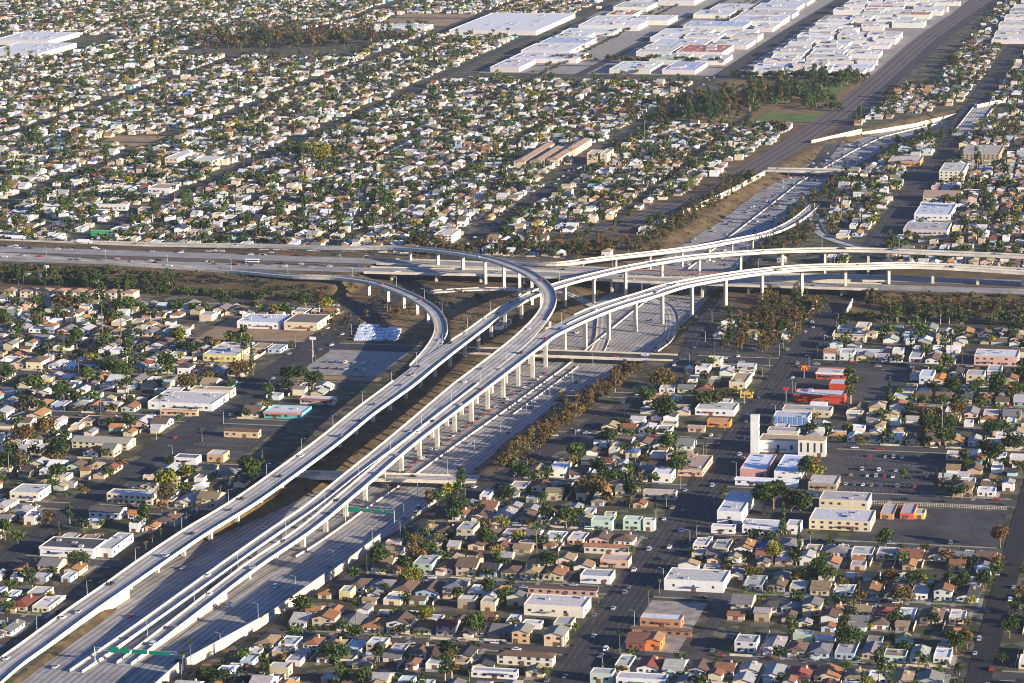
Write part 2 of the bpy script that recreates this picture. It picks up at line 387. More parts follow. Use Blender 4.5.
def deck(name, label, cat, pts, wid, left=None, right=None, medians=(), pier_step=34, pier_w=2.3, thick=2.0, mat='deck', pier_rng=None, group='freeway flyovers and bridges', twin=0, fill=True, uoff=None):
    """a bridge: road surface, girder, two parapets and its piers; left/right = control-point ranges that carry a parapet"""
    c = Vector(pts[len(pts) // 2]); root = empty(name, (c.x, c.y, tz(c.x, c.y)))
    loc = Vector(root.location)
    path = Path(pts); PATHS[label] = path
    W_ = (lambda t_: lerp(t_, range(len(wid)), wid)) if isinstance(wid, (list, tuple)) else (lambda t_: wid)
    kids = [ribbon('road_surface', path, W_, mat, 0.0, uoff=uoff)]
    prof = [(-0.5, -0.04), (0.5, -0.04), (0.5, -0.75), (0.27, -thick), (-0.27, -thick), (-0.5, -0.75)]
    kids.append(sweep(path, prof, W_, name='girder', mat='girder'))
    full = [(0, len(pts) - 1)]
    for side, rr in ((-1, left), (1, right)):
        for (a_, b_) in (full if rr is None else rr):
            idx = [i for i, q in enumerate(path.par) if a_ - 1e-6 <= q <= b_ + 1e-6]
            if len(idx) > 1:
                kids.append(sweep(path, [(-0.30, 0.02), (-0.30, 1.15), (0.06, 1.15), (0.12, -0.95), (-0.1, -0.95)], W_, idx[0], idx[-1], name='parapet', side=side))
    for (a_, b_, lat) in medians:
        idx = [i for i, q in enumerate(path.par) if a_ <= q <= b_]
        kids.append(sweep(path, [(lat - 0.3, 0.01), (lat - 0.12, 1.0), (lat + 0.12, 1.0), (lat + 0.3, 0.01)], None, idx[0], idx[-1], name='median_barrier'))
    if fill:   # abutment fill where the deck runs low over the ground
        idx = [i for i in range(len(path.p)) if path.p[i].z - tz(path.p[i].x, path.p[i].y) < 4.5]
        runs = []
        for i in idx:
            if runs and runs[-1][-1] == i - 1: runs[-1].append(i)
            else: runs.append([i])
        for r__ in runs:
            if len(r__) > 2 and min(path.p[i].z - tz(path.p[i].x, path.p[i].y) for i in r__) > 0.25:
                kids.append(sweep(path, [(-0.485, -0.5), (0.485, -0.5), (0.5, 'g'), (-0.5, 'g')], W_, r__[0], r__[-1], name='abutment', mat='soundwall', base=lambda x, y: tz(x, y) - 0.3))
    s_ = pier_step * 0.6
    while s_ < path.len - 8 and pier_step:
        p, ang, n = path.ev(s_); i = int(np.searchsorted(path.s, s_)); wd = W_(path.par[min(i, len(path.par) - 1)])
        if pier_rng is None or pier_rng(p):
            for lat in ((-twin, twin) if twin else (0,)):
                q = p + n * lat; g_ = tz(q.x, q.y)
                if p.z - g_ > 4.2:
                    mb = MB(); h_ = pier_w / 2; top = p.z - thick + 0.1
                    mb.box(-h_, h_, -h_ * 0.8, h_ * 0.8, g_ - 0.5, top - 1.6)
                    e = min(wd * 0.27, 3.6) if not twin else h_ + 0.6
                    vs = [(-h_, -h_ * .8, top - 1.6), (h_, -h_ * .8, top - 1.6), (h_, h_ * .8, top - 1.6), (-h_, h_ * .8, top - 1.6),
                          (-e, -h_ * .8, top), (e, -h_ * .8, top), (e, h_ * .8, top), (-e, h_ * .8, top)]
                    mb.add(vs, [(0, 1, 5, 4), (1, 2, 6, 5), (2, 3, 7, 6), (3, 0, 4, 7)])
                    me = mb.mesh('pier', ['concrete'])
                    o = link('pier', me, None, (q.x, q.y, 0), math.atan2(n.y, n.x)); kids.append(o)
        s_ += pier_step
    for k in kids: k.parent = root; k.matrix_parent_inverse = Matrix.Translation(-loc)
    meta(root, label, cat, group)
    return path
def A3(lst): return [(*at(px, py, z), z) for px, py, z in lst]

# --- 110 corridor pavement
def corr(name, ys, fl, fr, mat, z, uoff=0):
    vs, fs, uvs = [], [], []
    for y in ys:
        for k in range(2):
            x = (fl, fr)[k](y); vs.append((x, y, float(np.interp(y, *ZF)) + z)); uvs.append((x - md_(y) + 74 + uoff, y))
    for i in range(len(ys) - 1): fs.append((2 * i, 2 * i + 1, 2 * i + 3, 2 * i + 2))
    me = bpy.data.meshes.new(name); me.from_pydata(vs, [], fs); me.materials.append(M[mat])
    uvl = me.uv_layers.new(name='UVMap'); li = [0] * len(me.loops); me.loops.foreach_get('vertex_index', li)
    uvl.data.foreach_set('uv', np.array([uvs[v] for v in li], dtype=np.float32).ravel()); me.update()
    return meta(link(name, me), kind='structure')
xl_ = lambda y: lerp(y, *XL); xr_ = lambda y: lerp(y, *XR)
MEDX = ([1150, 1350, 1420, 1514, 1586, 1663, 1763, 1855, 1945, 2078, 2300, 2500, 2744, 3000, 3235, 3343, 3428, 3557], [-522, -521, -519, -514, -505, -500, -492, -486, -479, -470, -462, -452, -440, -428, -402, -385, -352, -285])
md_ = lambda y: lerp(y, *MEDX)
ys = list(np.arange(1152, 3560, 6.0))
corr('freeway_road', ys, lambda y: xl_(y) + 0.3, lambda y: md_(y) - 0.5, 'fwy', 0.06)
corr('freeway_road', ys, lambda y: md_(y) + 0.5, lambda y: xr_(y) - 0.3, 'fwy', 0.06)
def barrier(name, label, cat, pts, h=1.0, w_=0.5, mat='concrete', drape=True, group='concrete barriers along the freeway', z=0, step=6):
    p = Path([(x, y, (tz(x, y) + z if drape else zz + z)) for x, y, zz in [(q[0], q[1], q[2] if len(q) > 2 else 0) for q in pts]], step)
    if drape:
        for v in p.p: v.z = tz(v.x, v.y) + z
    c = p.p[len(p.p) // 2]
    o = sweep(p, [(-w_ / 2, -0.2), (-w_ / 2 * 0.6, h), (w_ / 2 * 0.6, h), (w_ / 2, -0.2)], None, name=name, mat=mat)
    me = o.data; me.transform(Matrix.Translation((-c.x, -c.y, -c.z))); o.location = c
    return meta(o, label, cat, group)
barrier('median_barrier', 'long pale concrete barrier dividing the sunken freeway beside and beyond the double flyover', 'barrier', [(md_(y), y) for y in range(1560, 3540, 20)], 1.1, 0.6)
barrier('median_barrier', 'short pale concrete barrier along a ramp lane under the middle cross bridge', 'barrier', [(md_(y) + 9, y) for y in range(1930, 2100, 20)], 1.0, 0.5)

# --- decks
deck('viaduct', 'long left viaduct rising from lower left, joined by the curved ramp, sweeping off right', 'viaduct',
     A3([(-30, 698, .3), (6, 666, 0.6), (32, 647, 1.2), (81, 611, 2.2), (117, 586, 3.2), (151, 562, 4.3), (194, 533, 5.5), (243, 503, 6.5), (287, 472, 7.5), (330, 440, 9), (362, 414, 10.5), (400, 386, 12), (433, 360, 13),
         (470, 334, 14), (510, 306, 15), (553, 287, 16), (613, 271, 18), (654, 263, 20), (690, 257.5, 21), (743, 253, 22), (795, 250.5, 22), (860, 250, 21.5), (916, 252, 21), (1024, 256.5, 20), (1100, 261, 19)]),
     [15, 15, 15, 15, 15, 16, 16, 16, 16, 16, 16, 18, 17, 12, 11, 11, 11, 11, 11, 11, 11.5, 12, 12, 12, 12], left=[(0, 11.2), (12.7, 24)], pier_step=36)
deck('flyover', 'highest curved flyover looping from the far-left freeway round into the straight double flyover', 'flyover',
     A3([(76, 672, -1.2), (128, 636, -.6), (180, 599, .8), (231, 562.5, 2), (270, 535, 4), (311, 507, 6), (350, 476, 8), (394, 442, 11), (463, 386, 14), (508, 351, 17), (530, 331, 19), (544, 314, 22), (549.5, 300.5, 23.5),
         (546, 288, 24), (532, 275.5, 24), (515, 267.5, 23), (489, 259, 22), (452, 252.5, 20), (403, 248, 17), (340, 248, 14), (260, 246, 11), (180, 245, 8.5), (100, 243, 7.3), (0, 239, 7.15), (-60, 237, 7.12)]),
     [7, 7, 7.5, 8, 8, 8, 9, 11.5, 16, 15, 13, 11, 10.5, 10.5, 10.5, 11, 11, 11, 11, 11, 11, 11, 11, 11, 11], pier_step=34, right=[(0, 7.6), (10.6, 24)])
deck('flyover', 'broad two-way flyover with a median barrier, curving in from right nearest the camera', 'flyover',
     A3([(124, 664, -1.2), (180, 621, .5), (250, 567.5, 2), (305, 530, 4.5), (350, 493, 7), (410, 442, 10.5), (483, 386, 14), (532, 347.5, 17), (550, 333.5, 18), (600, 310, 20), (650, 294, 21.5), (680, 285, 22.5), (743, 274, 23),
         (802, 268, 23), (860, 266.5, 22.5), (916, 265.5, 21.5), (1024, 271.5, 19), (1100, 278, 17)]),
     [8, 8, 9, 9, 9.5, 9.5, 10, 12, 15, 19, 19, 19, 19, 20, 20, 20, 20, 20], left=[(0, 6.1), (8.7, 17)], medians=[(8.3, 17, 0.0)], pier_step=36, pier_w=2.6)
deck('ramp_bridge', 'curved two-lane ramp bridge from the far-left freeway bending down into the left viaduct', 'ramp',
     A3([(-60, 253, 7.1), (0, 255, 7.15), (126, 264, 7.5), (233, 271, 8), (296, 276.5, 10), (340, 278, 11), (370, 282, 11.5), (396, 290, 12), (418, 300, 12.5), (435, 313, 12.7), (441, 330, 12.9), (433, 347, 12.9), (415, 366, 12.4)]),
     [11, 11, 11, 11, 10, 10, 10, 10, 10, 10, 10, 10, 8], pier_step=32, left=[(0, 10.6)], right=[(0, 12)])
deck('ramp_bridge', 'bright two-lane ramp bridge descending rightward to the upper sunken freeway lanes', 'ramp',
     [(-640, 2462, 7.1), (-600, 2440, 7.8)] + A3([(540, 264, 9), (565, 263.5, 10), (600, 259, 10), (645, 254, 10), (690, 248.5, 9.5), (730, 241.5, 8), (768, 233.5, 5), (792, 223, 2), (812, 208, -.5), (822, 196, -2)]), 10, pier_step=34, pier_w=1.8)
deck('freeway_bridge', 'wide level near carriageway of the crosswise freeway bridging the junction', 'bridge', [(-706, 2384, 7.12), (-640, 2386, 7.12), (-581, 2388, 7.12), (-433, 2376, 7.12), (-293, 2374, 7.12), (-274, 2374, 7.12)], 24, pier_step=38, twin=6, fill=False, mat='fwy')
deck('freeway_bridge', 'wide level far carriageway of the crosswise freeway bridging the junction', 'bridge', [(-706, 2426, 7.12), (-600, 2420, 7.12), (-433, 2404, 7.12), (-293, 2410, 7.12), (-274, 2411, 7.12)], 24, pier_step=38, twin=6, fill=False, mat='fwy')
for (y, lab, x0, x1) in ((1727, 'nearest plain street bridge crossing the sunken freeway under the viaducts', -566, -446), (2108, 'middle wide street bridge crossing the sunken freeway beneath the flyovers', -572, -392), (3045, 'farthest low street bridge crossing the freeway at the upper right', -470, -376)):
    deck('street_bridge', lab, 'bridge', [(x0, y, 0.12), (x0 + (x1 - x0) / 3, y, 0.35), (x0 + 2 * (x1 - x0) / 3, y + (3 if y < 2000 else 0), 0.35), (x1, y + (6 if y < 2000 else 0), 0.12)], 15 if y < 2000 else 20, pier_step=40, thick=1.6, mat='asphalt' if y == 2108 else 'deck', twin=4, fill=False)
deck('street_bridge', 'boulevard overpass across the freeway bend at the upper right edge', 'bridge', [(-296, 3330, 0.12), (-294, 3420, .4), (-293, 3530, .4), (-292, 3610, .12)], 24, pier_step=44, thick=1.6, twin=6, fill=False)

# --- crosswise freeway on its embankment (left and right of the bridges)
def emb_road(x0, x1, y0, y1, wd, mat='fwy', name='freeway_road'):
    p = Path([(x0, y0, 7.0), ((x0 + x1) / 2, (y0 + y1) / 2, 7.0), (x1, y1, 7.0)], 20)
    return meta(ribbon(name, p, wd, mat, 0.09), kind='structure')
emb_road(-1600, -706, 2396, 2384, 24); emb_road(-1600, -706, 2446, 2426, 26)
emb_road(-274, 150, 2374, 2370, 24); emb_road(-274, 150, 2411, 2410, 24)
emb_road(-1600, -706, 2421, 2405, 6, 'track', 'railway_bed'); emb_road(-274, 150, 2392.5, 2390, 8, 'track', 'railway_bed')
# --- ground loops
def road(name, pts, wd, mat, z=0.05, step=10, cols=1, drape=True):
    p = Path([(x, y, 0) for x, y in pts], step); PATHS.setdefault(name + str(len(PATHS)), p)
    o = ribbon(name, p, wd, mat, z, drape=drape, cols=cols); meta(o, kind='structure'); return p
LP1 = road('loop_ramp', [(-458, 2120), (-459, 2155), (-471, 2230), (-492, 2310), (-530, 2345), (-590, 2352), (-640, 2330)], 10, 'deck', 0.25, 5, 3)
LP2 = road('loop_ramp', [(-414, 2130), (-412, 2170), (-419, 2239), (-437, 2319), (-463, 2365)], 10, 'deck', 0.25, 5, 3)
LP3 = road('loop_ramp', [(-399, 2860), (-390, 2790), (-378, 2740), (-360, 2660), (-330, 2610), (-282, 2570), (-200, 2530)], 9, 'deck', 0.2, 5, 3)
for p, nm, sd_ in ((LP1, 'inner ground loop ramp left of the tall piers', 1), (LP1, 'inner ground loop ramp left of the tall piers', -1), (LP2, 'outer ground loop ramp right of the tall piers', 1), (LP3, 'curved ramp above the flyovers at right', -1)):
    barrier('ramp_kerb', 'pale kerb wall, %s side of %s' % ('right' if sd_ > 0 else 'left', nm), 'kerb wall', [tuple((q + n * sd_ * 5.3))[:2] for q, n in zip(p.p, p.nrm)], 0.9, 0.45)

# --- surface streets
NS = [(-112, 12), (-305, 25), (-665, 27), (-1025, 11), (-1377, 12)]
EW = [1406, 1514, 1628, 1736, 1860, 1982, 2108, 2248]
SW = MB()     # pavements beside the streets
def street_ew(y, x0, x1, wd, mat='street'):
    road('street', [(x0, y), ((x0 + x1) / 2, y), (x1, y)], wd, mat, 0.05, 30)
    for s_ in (-1, 1):
        ya = y + s_ * (wd / 2 + 1.6)
        cuts = sorted([x for x, w2 in NS] + [-1180, -840, -250])
        xs = [x0] + [c for c in cuts if x0 < c < x1] + [x1]
        for a_, b_ in zip(xs[:-1], xs[1:]):
            if b_ - a_ > 30: SW.box(a_ + 10, b_ - 10, ya - 0.8, ya + 0.8, -0.1, 0.12)
for y in EW:
    wd = 22 if y == 2108 else (12 if y != 1736 else 14)
    for (x0, x1) in ((-1500, -577 - (20 if y > 1700 else 12)), (-470 + (70 if y > 2000 else 16 if y > 1700 else 4), 40)):
        if y == 2108: x0, x1 = (-1500, -572) if x0 < -600 else (-392, 40)
        if y == 1736: x0, x1 = (-1500, -566) if x0 < -600 else (-446, 40)
        if y == 2248: x0, x1 = (-1500, -700) if x0 < -600 else (-290, 40)
        if y < 1500 and x0 > -600: x0 = -478 + (y < 1450) * 2
        street_ew(y, x0, x1, wd, 'asphalt' if y == 2108 else 'street')
FAR_EW = [2560, 2680, 2800, 2920, 3045, 3160, 3275, 3390, 3505, 3620, 3735, 3850, 3965, 4090, 4215, 4340, 4470, 4600, 4730, 4860, 5000, 5140]
for y in FAR_EW:
    wd = 20 if y in (3045, 3850, 4600) else 11
    if y == 3045: segs = [(-1800, -470), (-376, 50)]
    elif y < 3400: segs = [(-1800, -520), (-340, 50)]
    elif y < 3850: segs = [(-1900, -640), (-380, 60)]
    else: segs = [(-2300, -1000 if y > 3965 else -620), (-380, 100)]
    for (x0, x1) in segs: road('street', [(x0, y), ((x0 + x1) / 2, y), (x1, y)], wd, 'street', 0.05, 60)
for x, wd in NS:
    segs = [(1150, 5400)]
    if x == -665:
        road('avenue', [(x, 1150), (x, 1450), (x, 1760)], 15, 'asphalt', 0.12, 40, drape=False); road('avenue', [(x, 2520), (x, 3000), (x, 3850)], 15, 'asphalt', 0.12, 40, drape=False); segs = [(1760, 2520)]
    if x == -112: segs = [(1150, 2290), (2500, 5400)]
    for a_, b_ in segs: road('avenue', [(x, a_), (x, (a_ + b_) / 2), (x, b_)], wd, 'asphalt' if x != -112 else 'dark_shaded', 0.12, 40, drape=False if x != -305 else False)
for x in (-1180, -900, -780, -560): road('avenue', [(x, 2500), (x, 3500), (x, 3850 if x == -560 else 5400)], 6 if x != -1180 else 10, 'asphalt', 0.11, 60, drape=False)
road('avenue', [(-655, 3850), (-650, 4400), (-632, 5300)], 26, 'asphalt', 0.13, 60)
road('avenue', [(-845, 3850), (-840, 4400), (-830, 5300)], 14, 'asphalt', 0.11, 60)
road('avenue', [(-1540, 2500), (-1540, 5400)], 8, 'asphalt', 0.11, 60); road('avenue', [(-1750, 2800), (-1750, 5400)], 8, 'asphalt', 0.11, 60)
FL = road('frontage_road', [(-466, 1600), (-452, 1665), (-438, 1712), (-424, 1790), (-413, 1860), (-398, 1935), (-389, 2038), (-385, 2118), (-390, 2180), (-398, 2252), (-400, 2330)], 15, 'asphalt', 0.16, 8, 3)
road('alley', [(-253, 1400), (-253, 1514)], 6, 'street', 0.07, 20)
for x_ in (-212,): road('alley', [(x_, 1860), (x_, 2108)], 6, 'street', 0.07, 20)
# railway diagonal at upper right
RW = [(-560, 2640), (-517, 2807), (-495, 2905), (-482, 3080), (-468, 3274), (-456, 3520), (-448, 3900), (-440, 4400), (-412, 4978), (-405, 5300)]
road('railway_bed', RW, 30, 'track', 0.14, 20)
for o_ in (-9, 0, 9):
    pth = Path([(x, y, 0) for x, y in RW], 20); q = [(p + n * o_) for p, n in zip(pth.p, pth.nrm)]
    road('railway_track', [(v.x, v.y) for v in q[::3]], 2.2, 'lot', 0.22, 20)
road('avenue', [(-428, 3100), (-432, 3600), (-425, 3900), (-415, 4400), (-388, 4978), (-380, 5300)], 14, 'asphalt', 0.16, 40)
me = SW.mesh('sidewalk', ['sidewalk']); meta(link('sidewalk', me), kind='structure')
def patch(name, poly, mat, z=0.03):
    me = bpy.data.meshes.new(name); me.from_pydata([(x, y, z) for x, y in poly], [], [tuple(range(len(poly)))]); me.materials.append(M[mat])
    return meta(link(name, me), kind='structure')
def rect(x0, x1, y0, y1): return [(x0, y0), (x1, y0), (x1, y1), (x0, y1)]
EXCL = [(-350, -40, 4290, 5020)]    # rectangles (x0,x1,y0,y1) kept free of houses
def lot(x0, x1, y0, y1, mat='lot', name='parking_lot', z=0.03):
    patch(name, rect(x0, x1, y0, y1), mat, z); EXCL.append((x0, x1, y0, y1))
lot(-205, -122, 1638, 1716)                     # the empty lot
lot(-232, -170, 1745, 1850)
lot(-291, -232, 1640, 1850, z=0.025)
lot(-650, -590, 2010, 2096, 'drive', 'paved_yard'); lot(-648, -585, 1995, 2008, 'dirt', 'dirt_lot')
lot(-292, -222, 2000, 2096); lot(-188, -175, 2120, 2190)
lot(-640, -560, 2140, 2290, 'drygrass', 'waste_ground'); lot(-765, -682, 2118, 2200, 'dirt', 'dirt_lot')
lot(-652, -610, 1755, 1850, 'lot'); lot(-292, -262, 1412, 1500, 'drive', 'paved_yard')
lot(-380, -320, 2125, 2180, 'lot'); 
lot(-1245, -1180, 3125, 3212, 'dirt', 'dirt_lot'); lot(-1310, -1190, 4480, 4670, 'dirt', 'dirt_field')
patch('park_lawn', [(-610, 3400), (-470, 3400), (-455, 3800), (-640, 3835)], 'drygrass', 0.03); patch('park_lawn', rect(-600, -480, 3690, 3800), 'grass', 0.05); patch('park_lawn', rect(-545, -475, 3420, 3500), 'grass', 0.05)
EXCL += [(-655, -550, 2000, 2330), (-604, -540, 1745, 2010), (-575, -540, 1600, 1760), (-645, -455, 3395, 3845), (-1010, -380, 3800, 5400), (-1190, -1000, 4330, 4640), (-1850, -1640, 3960, 4290), (-1480, -1230, 4040, 4420)]
# lots in front of warehouse districts
patch('industrial_yard', [(-985, 3870), (-462, 3870), (-425, 5300), (-1010, 5300)], 'drive', 0.028)

# ------------------------------------------------------------------ buildings
def house_geo(w_, d_, h, kind, pitch=0.30, ov=0.5):
    """walls and roof of a small building centred on 0,0 with its front towards -Y"""
    wm, rm = MB(), MB(); x, y = w_ / 2, d_ / 2
    if kind == 'flat':
        wm.box(-x, x, -y, y, 0, h); rm.box(-x + .2, x - .2, -y + .2, y - .2, h - .3, h + .04)
        for a in ((-x, x, -y, -y + .25), (-x, x, y - .25, y), (-x, -x + .25, -y + .25, y - .25), (x - .25, x, -y + .25, y - .25)): wm.box(*a, h + .002, h + .45)
    elif kind == 'gy':
        r = h + x * pitch; e = h - ov * pitch
        wm.add([(-x, -y, 0), (x, -y, 0), (x, y, 0), (-x, y, 0), (-x, -y, h), (x, -y, h), (x, y, h), (-x, y, h), (0, -y, r), (0, y, r)],
               [(0, 1, 5, 8, 4), (1, 2, 6, 5), (2, 3, 7, 9, 6), (3, 0, 4, 7)])
        for sx in (-1, 1):
            rm.add([(0, -y - ov, r + .22), (sx * (x + ov), -y - ov, e + .22), (sx * (x + ov), y + ov, e + .22), (0, y + ov, r + .22),
                    (0, -y - ov, r), (sx * (x + ov), -y - ov, e), (sx * (x + ov), y + ov, e), (0, y + ov, r)],
                   [(0, 1, 2, 3), (0, 4, 5, 1), (1, 5, 6, 2), (2, 6, 7, 3), (7, 6, 5, 4)])
    elif kind == 'gx':
        r = h + y * pitch; e = h - ov * pitch
        wm.add([(-x, -y, 0), (x, -y, 0), (x, y, 0), (-x, y, 0), (-x, -y, h), (x, -y, h), (x, y, h), (-x, y, h), (-x, 0, r), (x, 0, r)],
               [(0, 1, 5, 4), (1, 2, 6, 9, 5), (2, 3, 7, 6), (3, 0, 4, 8, 7)])
        for sy in (-1, 1):
            rm.add([(-x - ov, 0, r + .22), (-x - ov, sy * (y + ov), e + .22), (x + ov, sy * (y + ov), e + .22), (x + ov, 0, r + .22),
                    (-x - ov, 0, r), (-x - ov, sy * (y + ov), e), (x + ov, sy * (y + ov), e), (x + ov, 0, r)],
                   [(0, 1, 2, 3), (0, 4, 5, 1), (1, 5, 6, 2), (2, 6, 7, 3), (7, 6, 5, 4)])
    else:  # hip
        m_ = min(x, y); r = h + m_ * pitch; e = h - ov * pitch; X, Y = x + ov, y + ov
        wm.box(-x, x, -y, y, 0, h)
        rx, ry = max(x - m_, 0.01), max(y - m_, 0.01)
        rm.add([(-X, -Y, e), (X, -Y, e), (X, Y, e), (-X, Y, e), (-X, -Y, e + .22), (X, -Y, e + .22), (X, Y, e + .22), (-X, Y, e + .22),
                (-rx, -ry, r + .22), (rx, -ry, r + .22), (rx, ry, r + .22), (-rx, ry, r + .22)],
               [(3, 2, 1, 0), (0, 1, 5, 4), (1, 2, 6, 5), (2, 3, 7, 6), (3, 0, 4, 7), (4, 5, 9, 8), (5, 6, 10, 9), (6, 7, 11, 10), (7, 4, 8, 11), (8, 9, 10, 11)])
    return wm, rm
ROOFS = [('terracotta', (0.30, 0.14, 0.07), 3.2), ('brown', (0.17, 0.11, 0.075), 4.5), ('grey', (0.22, 0.21, 0.20), 4.5), ('dark', (0.065, 0.06, 0.06), 2),
         ('tan', (0.34, 0.25, 0.14), 3), ('pale grey', (0.42, 0.40, 0.38), 3), ('red', (0.26, 0.08, 0.055), .7), ('blue', (0.07, 0.14, 0.30), 0.12), ('orange', (0.44, 0.22, 0.09), 1.7)]
FLATS = [('white', (0.74, 0.72, 0.68), 6), ('pale grey', (0.48, 0.47, 0.46), 3), ('tan', (0.36, 0.29, 0.19), 1)]
WALLS = [('white', (0.74, 0.71, 0.65), 5), ('cream', (0.64, 0.54, 0.37), 4), ('pink', (0.58, 0.42, 0.34), 0.9), ('pale blue', (0.40, 0.50, 0.60), 0.6), ('yellow', (0.66, 0.52, 0.27), 0.5),
         ('mint', (0.46, 0.56, 0.44), 0.4), ('grey', (0.36, 0.36, 0.36), 1), ('beige', (0.50, 0.39, 0.26), 2), ('teal', (0.12, 0.32, 0.34), 0.1)]
def pick(l): return rng.choices(l, [q[2] for q in l])[0]
def jit(c, a=0.18):
    k = 1 + rng.uniform(-a, a); return tuple(min(0.8, max(0.015, v * k * (1 + rng.uniform(-.06, .06)))) for v in c)
def vis(x, y, m=25):
    px, py = proj(x, y, 3); return -m < px < IW + m and -m < py < IH + m
NSX = [(-112, 12), (-305, 25), (-665, 14), (-1025, 11), (-1377, 12)]
FARX = [(-1180, 10), (-900, 3), (-780, 3), (-560, 3), (-1540, 4), (-1750, 4)]
def free(x, y, hw=5, hd=8):
    if y < 2520:
        if xl_(y) - (28 if y > 2080 else 24 if y > 1690 else 21) - hw < x < xr_(y) + 8 + hw: return False
        if 2292 - hd < y < 2500 + hd and not (x > -280 and False): return False
    else:
        if y < 3600 and xl_(y) - 34 - hw < x < xr_(y) + 16 + hw: return False
        if 2500 < y < 3600 and x > -600 and y < 2640 and x < -330: return False
        rx = lerp(y, [p[1] for p in RW], [p[0] for p in RW])
        if abs(x - rx) < 22 + hw: return False
        if y > 3080 and rx + 10 < x < rx + 40: return False
        if -410 < x < -372 and y < 2900: return False
        if -470 < x < -340 and y < 2720: return False
    for nx_, w2 in NSX + (FARX if y > 2500 else []):
        if nx_ == -665 and 1760 < y < 2500: w2 = 27
        if abs(x - nx_) < w2 / 2 + 1.0 + hw: return False
    if 1590 < y < 2340:
        fx = lerp(y, [1600, 1665, 1712, 1790, 1860, 1935, 2038, 2118, 2180, 2330], [-466, -452, -438, -424, -413, -398, -389, -385, -390, -400])
        if fx - 80 < x < fx + 10 + hw: return False
    if abs(x + 253) < 4 + hw and 1400 < y < 1514: return False
    if y > 3840 and abs(x + 650) < 22 + hw: return False
    for a0, a1, b0, b1 in EXCL:
        if a0 - hw < x < a1 + hw and b0 - hd < y < b1 + hd: return False
    return True
def near_zone(x, y):
    rows = [1406, 1514, 1628, 1736, 1860, 1982, 2108, 2290]
    k = sum(y > r for r in rows)
    if y > 2500:
        return 'in the far suburb'
    up = ['along the bottom edge', 'one block up', 'two blocks up', 'three blocks up', 'four blocks up', 'five blocks up', 'six blocks up', 'seven blocks up', 'by the tree belt'][k]
    if x > -112: return up + ', at right edge'
    if x > -305:
        return ['bottom edge right of the boulevard', 'one block below the white hall', 'in the block below the empty lot', 'around the church campus', 'right of the church parking lot',
                'right of the church tower', 'right of the red-walled shops', 'under the right tree belt', 'by the right tree belt'][k]
    if x > -520: return up + ', left of boulevard'
    if x > -665: return up + ', left of viaduct'
    return up + ', left of avenue'

# ---- named larger buildings
WIN = {}
def win_mesh(w_, h_, d_=0.12):
    k = (round(w_, 1), round(h_, 1))
    if k not in WIN:
        mb = MB(); mb.box(-w_ / 2, w_ / 2, -d_, 0.02, 0, h_, bottom=True); WIN[k] = mb.mesh('window', ['glass'])
    return WIN[k]
def put_windows(root, w_, d_, h, storeys=1, fr=True, rt=True, sp=4.0, ww=1.6, wh=1.3):
    n = 0
    for st in range(storeys):
        z = (h / storeys) * (st + 0.5) - wh * 0.45
        if fr:
            k = max(1, int(w_ / sp))
            for i in range(k):
                if rng.random() < 0.1: continue
                link('window', win_mesh(ww, wh), root, (-w_ / 2 + (i + .5) * w_ / k, -d_ / 2, z)); n += 1
        if rt:
            k = max(1, int(d_ / (sp * 1.4)))
            for i in range(min(k, 14)):
                if rng.random() < 0.15: continue
                link('window', win_mesh(ww, wh), root, (w_ / 2, -d_ / 2 + (i + .5) * d_ / k, z), math.pi / 2); n += 1
